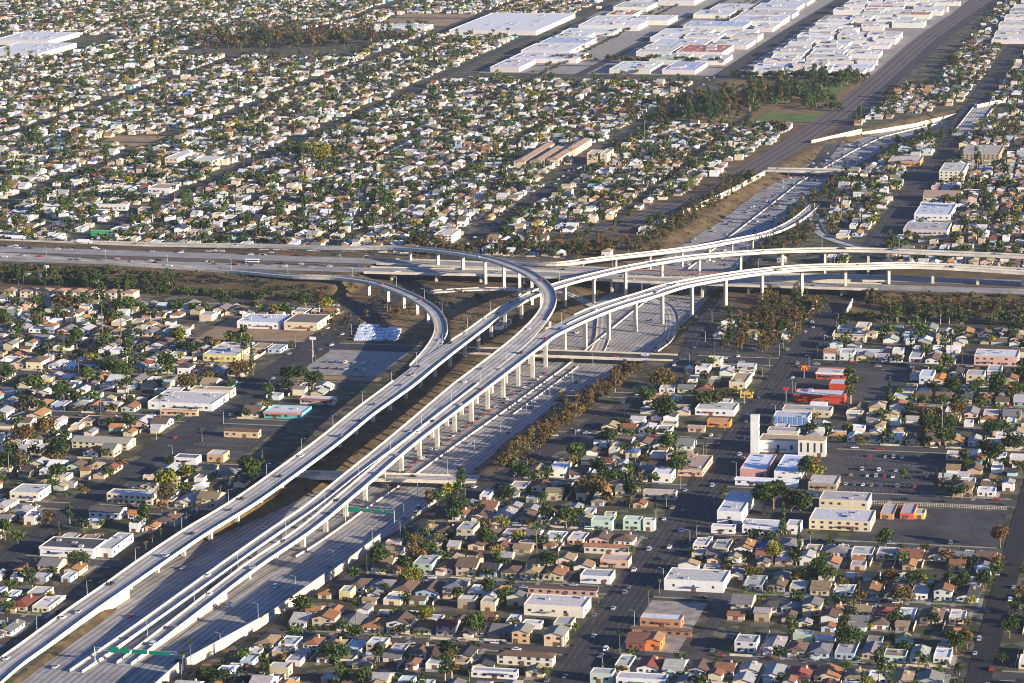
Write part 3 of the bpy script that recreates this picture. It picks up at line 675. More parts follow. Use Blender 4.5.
def place(name, label, cat, xl, xr, yb, yt, h, wall, roof, kind='flat', storeys=1, fr=True, rt=True, sp=4.2, extras=True, group=None, ww=1.6, wh=1.3, base=0.0, trim=None):
    """a building surveyed from its front base (xl..xr on line yb) and the back edge of its roof (yt)"""
    h = h * (0.82 if h < 11 else 1); x0, y0 = at(xl, yb, base); s_ = 0.9785 * (yb + 276) / (CAM_H - base); w_ = (xr - xl) / s_ * 1.03
    lo, hi = 3.0, 200.0
    for _ in range(30):
        mid = (lo + hi) / 2
        if proj(x0, y0 + mid, base + h)[1] > yt: lo = mid
        else: hi = mid
    d_ = lo
    cx_, cy_ = x0 + w_ / 2, y0 + d_ / 2
    EXCL.append((x0 - 1, x0 + w_ + 1, y0 - 2, y0 + d_ + 2))
    root = empty(name, (cx_, cy_, base)); wm, rm = house_geo(w_, d_, h, kind, 0.28)
    link('wall', wm.mesh('wall', ['wall']), root, color=wall); link('roof', rm.mesh('roof', ['roof']), root, color=roof)
    put_windows(root, w_, d_, h, storeys, fr, rt, sp, ww, wh)
    mb = MB(); mb.box(-1.1, 1.1, -0.14, 0.02, 0, 2.4, bottom=True)
    link('door', mb.mesh('door', ['door']), root, (w_ * rng.uniform(-.3, .3), -d_ / 2, 0.02))
    if w_ > 12 and kind == 'flat' and fr:
        mb = MB(); a = rng.uniform(-.35, 0) * w_; b_ = a + rng.uniform(.2, .45) * w_; mb.box(a, b_, -d_ / 2 - 1.6, -d_ / 2 - .01, 2.55, 2.75, bottom=True); link('awning', mb.mesh('awning', ['wall']), root, color=rng.choice(((.35, .12, .08), (.12, .2, .14), (.4, .38, .34), (.1, .14, .25))))
    if trim:
        mb = MB(); mb.box(-w_ / 2 - .3, w_ / 2 + .3, -d_ / 2 - .5, -d_ / 2 + 0.3, h - .9, h + .5, bottom=True)
        link('fascia', mb.mesh('fascia', ['wall']), root, color=trim)
    if extras and kind == 'flat' and w_ * d_ > 260:
        for q in range(min(9, int(w_ * d_ / 220))):
            mb = MB(); a = rng.uniform(.7, 1.6); b_ = rng.uniform(.7, 1.4); mb.box(-a, a, -b_, b_, 0, rng.uniform(.8, 1.6))
            link('rooftop_unit', mb.mesh('rooftop_unit', ['metal']), root, (rng.uniform(-.38, .38) * w_, rng.uniform(-.38, .38) * d_, h + .04))
    meta(root, label, cat, group)
    return root, w_, d_, h
WHT = (0.76, 0.74, 0.70); CRM = (0.66, 0.56, 0.38); TAN = (0.50, 0.37, 0.20); GRY = (0.42, 0.41, 0.40); BRN = (0.19, 0.11, 0.065); RED = (0.52, 0.07, 0.03); PNK = (0.62, 0.40, 0.31)
ORG = (0.62, 0.24, 0.05); YEL = (0.70, 0.48, 0.08); MNT = (0.52, 0.66, 0.50); TEA = (0.15, 0.42, 0.42); PWH = (0.78, 0.78, 0.80); DRK = (0.10, 0.09, 0.09); BLU = (0.35, 0.47, 0.66)
B = place
B('hall', 'long white hall with a pale flat roof beside the boulevard, lower right', 'hall', 664, 722, 590, 568, 7, WHT, (0.6, 0.57, 0.52), sp=9, ww=1.0)
# church
B('church', 'white church nave with tan roof behind the tall white tower', 'church', 758, 797, 452, 434, 9, WHT, TAN, sp=7, wh=3.0, extras=False)
B('church_hall', 'tan-roofed church hall with tall narrow front windows, right end of the church', 'church hall', 798, 824, 456, 436, 11, (0.76, 0.7, 0.58), TAN, 'gx', sp=3.6, ww=1.0, wh=6, fr=True)
root = empty('church_tower', (*at(755, 453, 0), 0)); mb = MB(); mb.box(-2.6, 2.6, -1.8, 1.8, 0, 24); link('tower_shaft', mb.mesh('tower_shaft', ['wall']), root, color=WHT)
mb = MB(); mb.box(-2.8, 2.8, -2.0, 2.0, 24.0, 24.8, bottom=True); link('cap', mb.mesh('cap', ['wall']), root, color=WHT)
for k in range(4):
    mb = MB(); mb.box(-.5, .5, -.12, .02, 0, 2.6, bottom=True); link('louvre', mb.mesh('louvre', ['glass']), root, (2.6, 0, 5 + 4.6 * k), math.pi / 2)
meta(root, 'tall plain white square tower standing at the left end of the church', 'tower')
B('office', 'flat-roofed tan office block just behind the church tower', 'office', 767, 797, 438, 427, 6, (0.6, 0.52, 0.4), GRY)
r, w_, d_, h = B('office', 'pale blue glass-fronted office block up the boulevard from the church', 'office', 773, 807, 425, 411, 7, (0.5, 0.56, 0.66), (0.6, 0.6, 0.6), fr=False)
for k in range(7):
    mb = MB(); mb.box(-1.3, 1.3, -.12, .02, 0, 5.2, bottom=True); link('window_panel', mb.mesh('window_panel', ['wall']), r, (-w_ / 2 + (k + .5) * w_ / 7, -d_ / 2, 0.8), color=(0.16, 0.28, 0.5))
B('shop', 'tan flat-roofed shop between the blue office block and the red-walled shops', 'shop', 782, 829, 416, 405, 5.5, (0.6, 0.5, 0.36), GRY)
# white market
MK = []
B('market_hall', 'blue-white roofed left wing of the market below the church', 'market', 740, 766, 477, 454, 6, (0.6, 0.3, 0.25), (0.72, 0.78, 0.88), fr=False)
B('market_hall', 'blue-white roofed right wing of the market below the church hall', 'market', 774, 799, 480, 455, 6.5, WHT, (0.66, 0.74, 0.88), fr=False)
B('market_hall', 'low white front range of the market facing the cross street', 'market', 735, 796, 485, 477, 5, (0.7, 0.7, 0.72), PWH, trim=(0.7, 0.75, 0.85), sp=5)
B('shop', 'small brown and cream shop right of the market wings', 'shop', 808, 835, 490, 475, 5, (0.35, 0.28, 0.2), (0.62, 0.58, 0.5))
B('chapel', 'tall white flat-roofed hall at the corner, roof striped with shade', 'chapel', 717, 741, 523, 492, 8.5, WHT, (0.62, 0.62, 0.66), sp=9)
B('annexe', 'low white block in front of the corner hall by the boulevard', 'annexe', 711, 734, 533, 524, 4.5, WHT, (0.6, 0.6, 0.6), extras=False)
B('annexe', 'white low wing with dark windows right of the corner hall', 'annexe', 742, 780, 533, 519, 5, (0.72, 0.7, 0.68), WHT)
B('annexe', 'small white block behind the pointed green tree', 'annexe', 786, 799, 534, 520, 6, WHT, (0.6, 0.58, 0.55), extras=False)
B('school', 'taller rear school block of cream walls and grey flat roof', 'school', 819, 866, 513, 491, 10, CRM, (0.5, 0.47, 0.44), 'flat', 2, sp=4.5)
B('school', 'long front school block with pale roof and cream two-storey walls', 'school', 809, 868, 529, 508, 7, CRM, (0.66, 0.66, 0.68), 'flat', 2, sp=4.5)
B('classroom', 'left small classroom with orange front beside the empty lot', 'classroom', 880, 893, 519, 504, 3.6, (0.58, 0.3, 0.13), (0.5, 0.5, 0.5), sp=5, extras=False)
B('classroom', 'right small classroom with red front beside the empty lot', 'classroom', 900, 913, 519, 504, 4.0, (0.66, 0.13, 0.08), (0.48, 0.48, 0.5), sp=5, extras=False)
r, w_, d_, h = B('classroom', 'little cream annexe with orange and teal painted end wall', 'classroom', 914, 924, 519, 509, 4.0, (0.68, 0.5, 0.26), (0.62, 0.55, 0.42), extras=False, fr=False)
for k, c in enumerate(((0.8, 0.28, 0.03), (0.04, 0.42, 0.45), (0.75, 0.55, 0.05))):
    mb = MB(); mb.box(-.9, .9, -.1, .02, 0, 1.8, bottom=True); link('mural_panel', mb.mesh('mural_panel', ['wall']), r, (-w_ / 3 + k * 2.0, -d_ / 2, .3), color=c)
# red shops
B('restaurant', 'red-walled white-roofed restaurant behind the L-shaped red shops', 'restaurant', 816, 844, 379, 368, 5.5, RED, (0.68, 0.64, 0.6), sp=5, trim=(0.78, 0.72, 0.6))
B('shop', 'long front wing of the red-walled shops with white roof', 'shop', 794, 842, 402, 389, 6.5, RED, (0.68, 0.68, 0.7), fr=False, trim=(0.5, 0.08, 0.03))
r, w_, d_, h = B('shop', 'back wing of the red-walled shops with bright orange end wall', 'shop', 829, 846, 392, 379, 6.8, RED, (0.6, 0.6, 0.62), fr=False, rt=False)
mb = MB(); mb.box(0, .12, -d_ / 2 + .3, d_ / 2 - .3, 0.1, h + .3, bottom=True); link('end_wall', mb.mesh('end_wall', ['wall']), r, (w_ / 2, 0, 0), color=(0.75, 0.30, 0.05))
# upper right group
B('apartment_block', 'pink two-storey apartment block with white roof and dark skylight, far right', 'apartments', 974, 1015, 365, 349, 8, PNK, (0.75, 0.74, 0.73), storeys=2, sp=5)
B('warehouse', 'small white-walled warehouse with blue tinted roof across from the corner lot', 'warehouse', 919, 932, 384, 370, 7, (0.6, 0.66, 0.7), (0.66, 0.7, 0.76), extras=False)
B('house', 'orange gable-roofed house beside the small white warehouse', 'house', 934, 944, 384, 374, 4, CRM, ORG, 'gy', group='houses')
B('apartment_block', 'grey-roofed tall beige block right of the orange gabled house', 'apartments', 966, 983, 384, 370, 8, (0.6, 0.5, 0.36), (0.5, 0.5, 0.5), storeys=2)
B('shop', 'narrow deep grey-roofed shop facing the wide cross street', 'shop', 909, 921, 362, 346, 4, WHT, (0.5, 0.48, 0.46), extras=False)
B('motel', 'very long low white-roofed motel wing beside the boulevard', 'motel', 826, 880, 354, 348, 4, (0.5, 0.55, 0.6), (0.66, 0.68, 0.72), extras=False)
B('motel', 'long cream motel with tan roof near the upper boulevard', 'motel', 833, 864, 342, 334, 5.5, CRM, (0.5, 0.42, 0.3), storeys=2, extras=False)
B('house', 'cream cube-like two-storey building at the end of the cream motel', 'house', 866, 876, 340, 331, 6.5, CRM, TAN, 'hip', 2, extras=False)
# left of boulevard, top to bottom
B('house', 'white box house on the corner of the wide cross street', 'house', 695, 708, 374, 364, 5.5, WHT, (0.7, 0.68, 0.64), extras=False, group='houses')
B('petrol_station', 'low canopy with a broad pale blue-white roof near the wide crossing', 'canopy', 737, 755, 370, 363, 4.5, (0.5, 0.5, 0.5), (0.68, 0.7, 0.74), extras=False)
B('shop', 'tan-roofed cream shop behind the yellow shop by the boulevard', 'shop', 729, 745, 389, 373, 6, CRM, TAN)
B('shop', 'bright yellow corner shop on the left of the boulevard', 'shop', 740, 752, 398, 391, 4.5, YEL, (0.5, 0.42, 0.2), extras=False)
B('shop', 'low yellow trimmed shed left of the bright yellow shop', 'shop', 722, 737, 393, 388, 3.5, YEL, DRK, extras=False)
B('shop', 'long white-walled shop with pale roof, one block below the yellow shop', 'shop', 695, 733, 415, 402, 5, WHT, (0.6, 0.57, 0.52))
B('shop', 'orange-walled shop with tan roof left of the blue glass office', 'shop', 707, 729, 427, 418, 4.5, ORG, (0.55, 0.36, 0.2))
B('house', 'pink and tan low house left of the orange-walled shop', 'house', 688, 704, 432, 425, 4, PNK, (0.5, 0.36, 0.26), 'gx')
B('market_hall', 'pink-tan low market building opposite the church tower', 'market', 678, 702, 476, 455, 5, (0.6, 0.4, 0.28), (0.5, 0.36, 0.28))
B('apartment_block', 'pink two-storey flats with tan roof left of the low market', 'apartments', 666, 694, 462, 450, 6, PNK, (0.42, 0.28, 0.2), 'hip', 2, extras=False)
B('shop', 'long beige shop with pale roof, left side of boulevard midway', 'shop', 643, 675, 499, 489, 5.5, (0.5, 0.42, 0.33), (0.56, 0.54, 0.5))
B('apartment_block', 'left of two mint-white apartment blocks near the boulevard', 'apartments', 623, 640, 530, 516, 7.5, MNT, (0.68, 0.72, 0.66), storeys=2, extras=False)
B('apartment_block', 'right of two mint-white apartment blocks, its lit end toward the boulevard', 'apartments', 643, 654, 531, 518, 7.5, (0.7, 0.74, 0.58), (0.66, 0.7, 0.66), storeys=2, extras=False)
B('apartment_block', 'pale mint block with a dark round bush in front', 'apartments', 591, 612, 530, 516, 7, MNT, (0.6, 0.64, 0.6), storeys=2, extras=False)
B('motel', 'orange-brown roofed long range with white front below the mint blocks', 'motel', 584, 628, 553, 543, 5, (0.66, 0.6, 0.5), (0.42, 0.2, 0.1), 'gx', extras=False)
B('shop', 'pink-fronted shop with pale flat roof beside the long brown-roofed range', 'shop', 600, 628, 567, 555, 5, PNK, (0.55, 0.45, 0.4))
B('shop', 'white-walled deep shop with grey roof and high parapet on the boulevard', 'shop', 580, 610, 583, 569, 5, WHT, (0.45, 0.45, 0.46), sp=5)
B('supermarket', 'large pale-roofed supermarket at the lower left of the boulevard', 'supermarket', 524, 583, 615, 594, 7, (0.72, 0.66, 0.54), (0.66, 0.62, 0.58), sp=6)
B('shop', 'long dark brown roofed strip behind the large supermarket', 'shop', 528, 596, 594, 588, 5, (0.5, 0.32, 0.24), (0.14, 0.08, 0.07), 'gx', extras=False)
B('apartment_block', 'left of two gabled apartment blocks with orange and cream balconies', 'apartments', 512, 529, 643, 625, 7, (0.66, 0.42, 0.22), (0.3, 0.29, 0.24), 'gy', 2, sp=3.4)
B('apartment_block', 'right of two gabled apartment blocks with orange and cream balconies', 'apartments', 544, 563, 646, 627, 7, (0.7, 0.52, 0.32), (0.3, 0.29, 0.24), 'gy', 2, sp=3.4)
B('motel', 'long brown-roofed cream motel near the bottom left of boulevard', 'motel', 497, 552, 664, 650, 6, (0.7, 0.64, 0.52), BRN, 'hip', 2, extras=False)
B('shop', 'white L-plan shop with parapet below the long cream motel', 'shop', 471, 516, 677, 667, 4, WHT, (0.45, 0.46, 0.5), extras=False)
B('shop', 'brown brick shop with white roof right of the lower boulevard', 'shop', 640, 680, 626, 613, 5, (0.42, 0.22, 0.12), (0.72, 0.74, 0.78))
B('shop', 'long low dark brown range in front of the white-roofed brick shop', 'shop', 632, 690, 634, 626, 4, (0.32, 0.17, 0.1), (0.2, 0.12, 0.08), 'gx', extras=False)
B('shop', 'dark red-brown gabled shed at the lower boulevard kerb', 'shop', 626, 645, 650, 632, 5, (0.3, 0.09, 0.05), (0.22, 0.1, 0.07), 'gx', extras=False)
B('shop', 'bright orange-walled shop at the end of the dark brown sheds', 'shop', 646, 660, 650, 633, 6, (0.66, 0.22, 0.05), (0.45, 0.24, 0.12), 'gy', extras=False)
B('shop', 'grey-roofed white building at the bottom edge right of the boulevard', 'shop', 590, 612, 683, 668, 6, (0.5, 0.56, 0.45), (0.5, 0.5, 0.52), extras=False)
B('shop', 'pale cluttered flat-roofed building at the very bottom edge', 'shop', 616, 664, 686, 672, 5, WHT, (0.56, 0.55, 0.56))
# left of the freeway
B('market_hall', 'white market with a red sign panel, long dark roof, lower left', 'market', 40, 96, 556, 537, 6.5, WHT, DRK, sp=9, trim=(0.8, 0.76, 0.7))
B('market_hall', 'white right wing of the lower-left market with pale roof', 'market', 97, 113, 557, 533, 6, WHT, (0.56, 0.54, 0.5), fr=False)
B('shop', 'white block with dark gabled roof above the lower-left market', 'shop', 89, 121, 518, 506, 5, (0.72, 0.72, 0.7), (0.12, 0.11, 0.1), 'gx', extras=False)
B('house', 'orange-roofed small white house right of the dark gabled block', 'house', 128, 144, 519, 510, 4, WHT, ORG, 'gx', extras=False)
B('apartment_block', 'two-storey cream apartments with white roofs and many small windows', 'apartments', 107, 154, 503, 489, 7, CRM, (0.66, 0.65, 0.66), 'flat', 2, sp=3.6)
B('apartment_block', 'brown-roofed rear range behind the two-storey cream apartments', 'apartments', 128, 158, 491, 483, 8, CRM, BRN, 'gx', extras=False)
B('shop', 'pale roofed cream block at the left edge above the white market', 'shop', 10, 40, 500, 484, 6, (0.74, 0.68, 0.5), (0.6, 0.58, 0.56))
B('shop', 'long low cream row on the cross street left of the viaduct', 'shop', 143, 180, 482, 476, 4.5, CRM, (0.42, 0.4, 0.34), sp=3.5, extras=False)
B('shop', 'white hip-edged shop with dark blue-grey roof near the avenue', 'shop', 174, 197, 464, 454, 5, WHT, (0.16, 0.18, 0.22), extras=False)
B('shop', 'tan-fronted white-roofed shop near the avenue and the viaduct', 'shop', 207, 224, 462, 450, 6, (0.5, 0.34, 0.2), (0.7, 0.68, 0.66), extras=False)
B('shop', 'teal-windowed long shop with white roof beside the avenue', 'shop', 264, 303, 418, 405, 5, TEA, (0.72, 0.72, 0.74), sp=4, trim=(0.6, 0.3, 0.2))
B('shop', 'white-roofed low shop with red trim behind the teal shop', 'shop', 300, 334, 404, 396, 4.5, (0.6, 0.55, 0.5), (0.66, 0.68, 0.72), trim=(0.4, 0.1, 0.08))
B('motel', 'brown-roofed long cream motel left of the avenue junction', 'motel', 224, 259, 437, 428, 5.5, (0.62, 0.46, 0.28), BRN, 'gx', extras=False)
B('supermarket', 'large white supermarket with speckled roof at left of the avenue', 'supermarket', 148, 214, 409, 391, 6, WHT, (0.66, 0.62, 0.58), sp=7)
B('shop', 'brown-roofed porch building in front of the large white supermarket', 'shop', 160, 198, 415, 409, 4, (0.66, 0.45, 0.25), (0.3, 0.17, 0.12), extras=False)
B('warehouse', 'tan-roofed deep warehouse behind the large white supermarket', 'warehouse', 190, 232, 397, 386, 6.5, (0.72, 0.62, 0.4), (0.5, 0.42, 0.35))
B('shop', 'flat white-roofed shop with yellow right end wall, left of avenue', 'shop', 203, 238, 361, 345, 6, (0.7, 0.6, 0.25), (0.62, 0.61, 0.6))
B('warehouse', 'white-walled warehouse with blue-tinted roof near the left embankment', 'warehouse', 237, 281, 328, 314, 6, WHT, (0.62, 0.66, 0.74), sp=6)
B('warehouse', 'cream warehouse with dark ribbed roof beside the avenue', 'warehouse', 284, 318, 330, 314, 7.5, CRM, (0.2, 0.17, 0.14), sp=7, extras=False)
B('motel', 'long cream two-storey motel range at left among the houses', 'motel', 72, 130, 448, 436, 5.5, CRM, (0.4, 0.37, 0.3), 'gx', 2, extras=False)
B('motel', 'very long narrow gabled row with pale roof among left houses', 'motel', 45, 55, 431, 417, 5, WHT, (0.55, 0.5, 0.44), 'gy', extras=False)
B('warehouse', 'long white shed with green band at the left edge under the embankment', 'warehouse', -2, 42, 279, 273, 6, (0.62, 0.66, 0.6), (0.68, 0.68, 0.68), extras=False)
B('shop', 'green-walled white-roofed shop beyond the freeway at far left', 'shop', 91, 112, 236, 230, 6, (0.05, 0.36, 0.12), (0.68, 0.68, 0.66), extras=False)
B('apartment_block', 'white three-storey apartment house just beyond the freeway curve', 'apartments', 434, 452, 243, 229, 9, WHT, (0.68, 0.62, 0.5), 'flat', 3, sp=3)
# right beyond the freeway
B('warehouse', 'white-roofed warehouse beside dark trees above the flyovers', 'warehouse', 898, 930, 155, 145, 7, (0.6, 0.66, 0.6), (0.68, 0.68, 0.7))
B('shop', 'orange-walled long shop below the warehouse beside dark trees', 'shop', 888, 918, 166, 156, 6, (0.6, 0.3, 0.12), (0.66, 0.6, 0.55))
B('apartment_block', 'pale four-storey apartment building with bright right side, upper right', 'apartments', 939, 962, 183, 163, 12, (0.68, 0.66, 0.5), (0.6, 0.58, 0.5), 'flat', 4, sp=4)
B('apartment_block', 'wide brown-grey apartment building with orange end, upper right edge', 'apartments', 961, 997, 161, 145, 9, (0.42, 0.32, 0.2), (0.5, 0.45, 0.36), 'flat', 3)
B('shop', 'cream-arched long shop with tan roof by the upper boulevard', 'shop', 923, 958, 202, 192, 6, (0.72, 0.62, 0.46), (0.42, 0.3, 0.22), 'gx', extras=False)
B('warehouse', 'bright white warehouse with deep pale roof by the upper boulevard', 'warehouse', 914, 948, 220, 203, 6.5, WHT, (0.62, 0.66, 0.72), sp=5)
B('warehouse', 'low pinkish-grey roofed warehouse directly above the flyover at right', 'warehouse', 903, 945, 235, 222, 6, (0.6, 0.5, 0.5), (0.5, 0.46, 0.44))
for k, (x_, c_) in enumerate(zip((2, 20, 36, 52, 69, 86, 104, 121), (CRM,) * 8)):
    r = B('townhouse', '', 'townhouse', x_, x_ + 13, 297 + k * .3, 287.5 + k * .3, 6.5, (0.76, 0.68, 0.5), (0.4, 0.26, 0.17), 'hip', 2, sp=4, extras=False, group='cream townhouses in a row')[0]
    later(r, 'cream two-storey', 'townhouse', 'in the row under the embankment trees')
# far townhouses and flats
for k, (x_, y_, n_) in enumerate(((512, 168, 5), (528, 168, 4), (545, 166, 5), (562, 156, 3))):
    X0, Y0 = at(x_, y_)
    for j in range(n_):
        px, py = proj(X0 + 2, Y0 + j * 26, 0)
        r = B('townhouse', '', 'townhouse', px, px + 11, py, proj(X0, Y0 + j * 26 + 22, 9)[1], 9, (0.62, 0.5, 0.34), (0.38, 0.26, 0.18), 'hip', 2, extras=False, rt=False, group='far brown townhouses')[0]
        later(r, 'tall tan', 'townhouse', 'in the far townhouse rows near centre top')
B('apartment_block', 'tall cream flats with two orange-lit wings, left of the far road', 'apartments', 587, 597, 165, 150, 12, (0.66, 0.54, 0.36), (0.66, 0.6, 0.5), storeys=3, extras=False)
B('apartment_block', 'tall cream flats, right orange-lit wing, left of the far road', 'apartments', 600, 607, 165, 148, 12, (0.66, 0.54, 0.36), (0.66, 0.6, 0.5), storeys=3, extras=False)
for (a, b_, c, d, h, lab) in ((165, 178, 165, 152, 9, 'cream block, left of the far-left apartment pair'), (192, 213, 168, 156, 9, 'cream block, right of the far-left apartment pair'), (148, 170, 193, 184, 6, 'pink-roofed long hall at far left midway'),
                             (24, 60, 212, 205, 6, 'long white-roofed shed left, beyond the freeway'), (96, 128, 210, 204, 6, 'long pale shed right of the white-roofed shed'), (138, 165, 215, 207, 7, 'tan-roofed flats beyond the left freeway')):
    B('apartment_block' if h > 8 else 'warehouse', lab, 'apartments' if h > 8 else 'warehouse', a, b_, c, d, h, (0.66, 0.56, 0.4) if h > 6 else WHT, (0.46, 0.34, 0.26) if 'pink' in lab or 'tan' in lab else (0.7, 0.68, 0.66), storeys=2 if h > 8 else 1, extras=False)

# ---- far industrial districts: long white-roofed warehouses
def district(zone, x0, x1, y0, y1, sizes, group, skip=0.05, skew=0.0):
    y = y0
    while y < y1:
        d_ = rng.uniform(*sizes[1]); x = x0 + rng.uniform(0, 10)
        while x < x1 - 20:
            w_ = min(rng.uniform(*sizes[0]), x1 - x)
            sx = skew * (y - y0)
            if w_ > 15 and rng.random() > skip and vis(x + sx + w_ / 2, y + d_ / 2, 40) and not (abs(x + sx + w_ / 2 + 650 - (y - 3850) * 0.012) < w_ / 2 + 17) and not (abs(x + sx + w_ / 2 + 842) < w_ / 2 + 8) \
               and not (x + sx + w_ > lerp(y, [p[1] for p in RW], [p[0] for p in RW]) - 18 and x + sx < lerp(y, [p[1] for p in RW], [p[0] for p in RW]) + 50):
                h = rng.uniform(4.5, 8); roof = rng.choices([(0.78, 0.77, 0.75), (0.70, 0.72, 0.76), (0.62, 0.60, 0.57), (0.45, 0.55, 0.72), (0.5, 0.2, 0.14)], [7, 4, 4, .4, .5])[0]
                nm = {0.78: 'bright white', 0.70: 'bluish white', 0.62: 'pale grey', 0.45: 'blue', 0.5: 'red'}[roof[0]]
                r = empty('warehouse', (x + sx + w_ / 2, y + d_ / 2, 0)); wm, rm = house_geo(w_, d_, h, 'flat')
                link('wall', wm.mesh('wall', ['wall']), r, color=jit((0.66, 0.62, 0.55), .15)); link('roof', rm.mesh('roof', ['roof']), r, color=jit(roof, .04))
                kx, ky = max(2, int(w_ / 14)), max(2, int(d_ / 16))
                for q in range(kx * ky):
                    if rng.random() < .45: continue
                    mb = MB(); mb.box(-1.6, 1.6, -rng.uniform(1, 3), 1.5, 0, rng.uniform(.3, 1.5)); link('rooftop_unit', mb.mesh('rooftop_unit', ['metal']), r, (((q % kx + .5) / kx - .5 + rng.uniform(-.02, .02)) * w_, ((q // kx + .5) / ky - .5 + rng.uniform(-.02, .02)) * d_, h + .04))
                for q in range(rng.randint(1, 2)):
                    mb = MB(); a_ = rng.uniform(4, 9); mb.box(-a_, a_, -rng.uniform(5, 10), 6, 0, rng.uniform(1.2, 2.6)); link('roof_penthouse', mb.mesh('roof_penthouse', ['roof']), r, (rng.uniform(-.3, .3) * w_, rng.uniform(-.3, .3) * d_, h + .04), color=jit((.5, .48, .46), .3))
                meta(r, None, 'warehouse', group); later(r, nm + ' roofed', 'warehouse', zone)
            x += w_ + rng.choice((5, 8, 16))
        y += d_ + rng.choice((10, 14, 26))
district('in the far white warehouse district', -980, -675, 3880, 4950, ((38, 95), (50, 100)), 'far white-roofed warehouses')
district('between far road and railway', -625, -425, 3875, 4950, ((25, 60), (22, 55)), 'far white-roofed warehouses')
district('at the upper right edge', -350, -40, 4300, 5000, ((40, 90), (30, 60)), 'far white-roofed warehouses')
for (x0, x1, y0, y1, lab) in ((-1152, -1018, 4352, 4625, 'vast white-roofed distribution building near top centre'), (-1745, -1655, 3975, 4120, 'huge bright white warehouse at the upper left edge'), (-1800, -1710, 4145, 4270, 'white and rust roofed warehouse behind the huge one, upper left'),
                              (-1280, -1200, 4390, 4440, 'long white shed before the bare brown field')):
    r = empty('warehouse', ((x0 + x1) / 2, (y0 + y1) / 2, 0)); wm, rm = house_geo(x1 - x0, y1 - y0, 6.5, 'flat')
    link('wall', wm.mesh('wall', ['wall']), r, color=(0.7, 0.66, 0.6)); link('roof', rm.mesh('roof', ['roof']), r, color=(0.78, 0.78, 0.77))
    for q in range(10):
        mb = MB(); mb.box(-2.5, 2.5, -2, 2, 0, 1.8); link('rooftop_unit', mb.mesh('rooftop_unit', ['metal']), r, (rng.uniform(-.4, .4) * (x1 - x0), rng.uniform(-.4, .4) * (y1 - y0), 6.54))
    meta(r, lab, 'warehouse'); EXCL.append((x0, x1, y0, y1))

# ---- houses of the grid
CAND = []
def rows(x0, x1, ya, yb, dens=1.0, step=(11.0, 14.5)):
    """one block: two rows of houses facing the two streets ya and yb, back buildings between them"""
    blk = yb - ya
    for side, ys_, sg in ((0, ya, 1), (1, yb, -1)):
        x = x0 + 4
        while x < x1 - 8:
            lw = rng.uniform(*step); cx_ = x + lw / 2; x += lw
            if rng.random() > dens: continue
            w_ = lw - rng.uniform(1.6, 4.0); d_ = rng.uniform(11, 19)
            y = ys_ + sg * (12 + d_ / 2 + rng.uniform(-1, 2))
            kind = rng.choices(['gy', 'gx', 'hip', 'flat'], [4.5, 2.2, 3, 2.3])[0]
            CAND.append((cx_, y, w_, d_, rng.choice((2.7, 2.8, 2.9, 3.0, 2.8, 3.0, 5.4)), kind, 0 if sg > 0 else math.pi, 'house'))
            edge = 13 + d_ + 1
            while True:
                gap = rng.uniform(1.5, 5); d2 = rng.uniform(6, 13); w2 = rng.uniform(5.5, min(lw - 1.6, 11))
                if edge + gap + d2 > blk / 2 - 1.0: break
                if rng.random() < 0.80:
                    CAND.append((cx_ + rng.uniform(-1, 1) * (lw - w2 - 1) / 2, ys_ + sg * (edge + gap + d2 / 2), w2, d2, rng.choice((2.4, 2.5, 2.6, 2.7, 2.6, 4.8)), rng.choices(['gy', 'gx', 'hip', 'flat'], [3.4, 2, 1, 4])[0], 0 if sg > 0 else math.pi, 'back'))
                edge += gap + d2
XS_near = [-1700, -1540, -1377, -1180, -1025, -840, -665, -305, -112, 60]
EWn = [1290] + EW
for ya, yb in zip(EWn[:-1], EWn[1:]):
    for xa, xb in zip(XS_near[:-1], XS_near[1:]): rows(xa, xb, ya, yb)
for ya, yb in ((2500, 2560),) + tuple(zip(FAR_EW[:-1], FAR_EW[1:])):
    xs = [-2300, -2100, -1900, -1750, -1540, -1377, -1180, -1025, -900, -780, -665, -560, -305, -112, 100]
    for xa, xb in zip(xs[:-1], xs[1:]): rows(xa, xb, ya, yb, 0.97, (9.2, 12.4))
for xa, xb in ((-2300, -665), (-305, 150)): rows(xa, xb, 5140, 5260)
CAND = [c for c in CAND if vis(c[0], c[1]) and free(c[0], c[1], c[2] / 2 + .3, c[3] / 2 + .5)]
CAND.sort(key=lambda c: (c[1]) - 0.23 * c[0])
print('house candidates', len(CAND))
HSPOTS = np.array([(c[0], c[1]) for c in CAND])
NEAR = []; nh = 0; REST = []
for c in CAND:
    px, py = proj(c[0], c[1], 3)
    if nh < 296 and 0 < px < IW and 0 < py < IH + 6: NEAR.append(c); nh += 1
    else: REST.append(c)
DRV = MB()
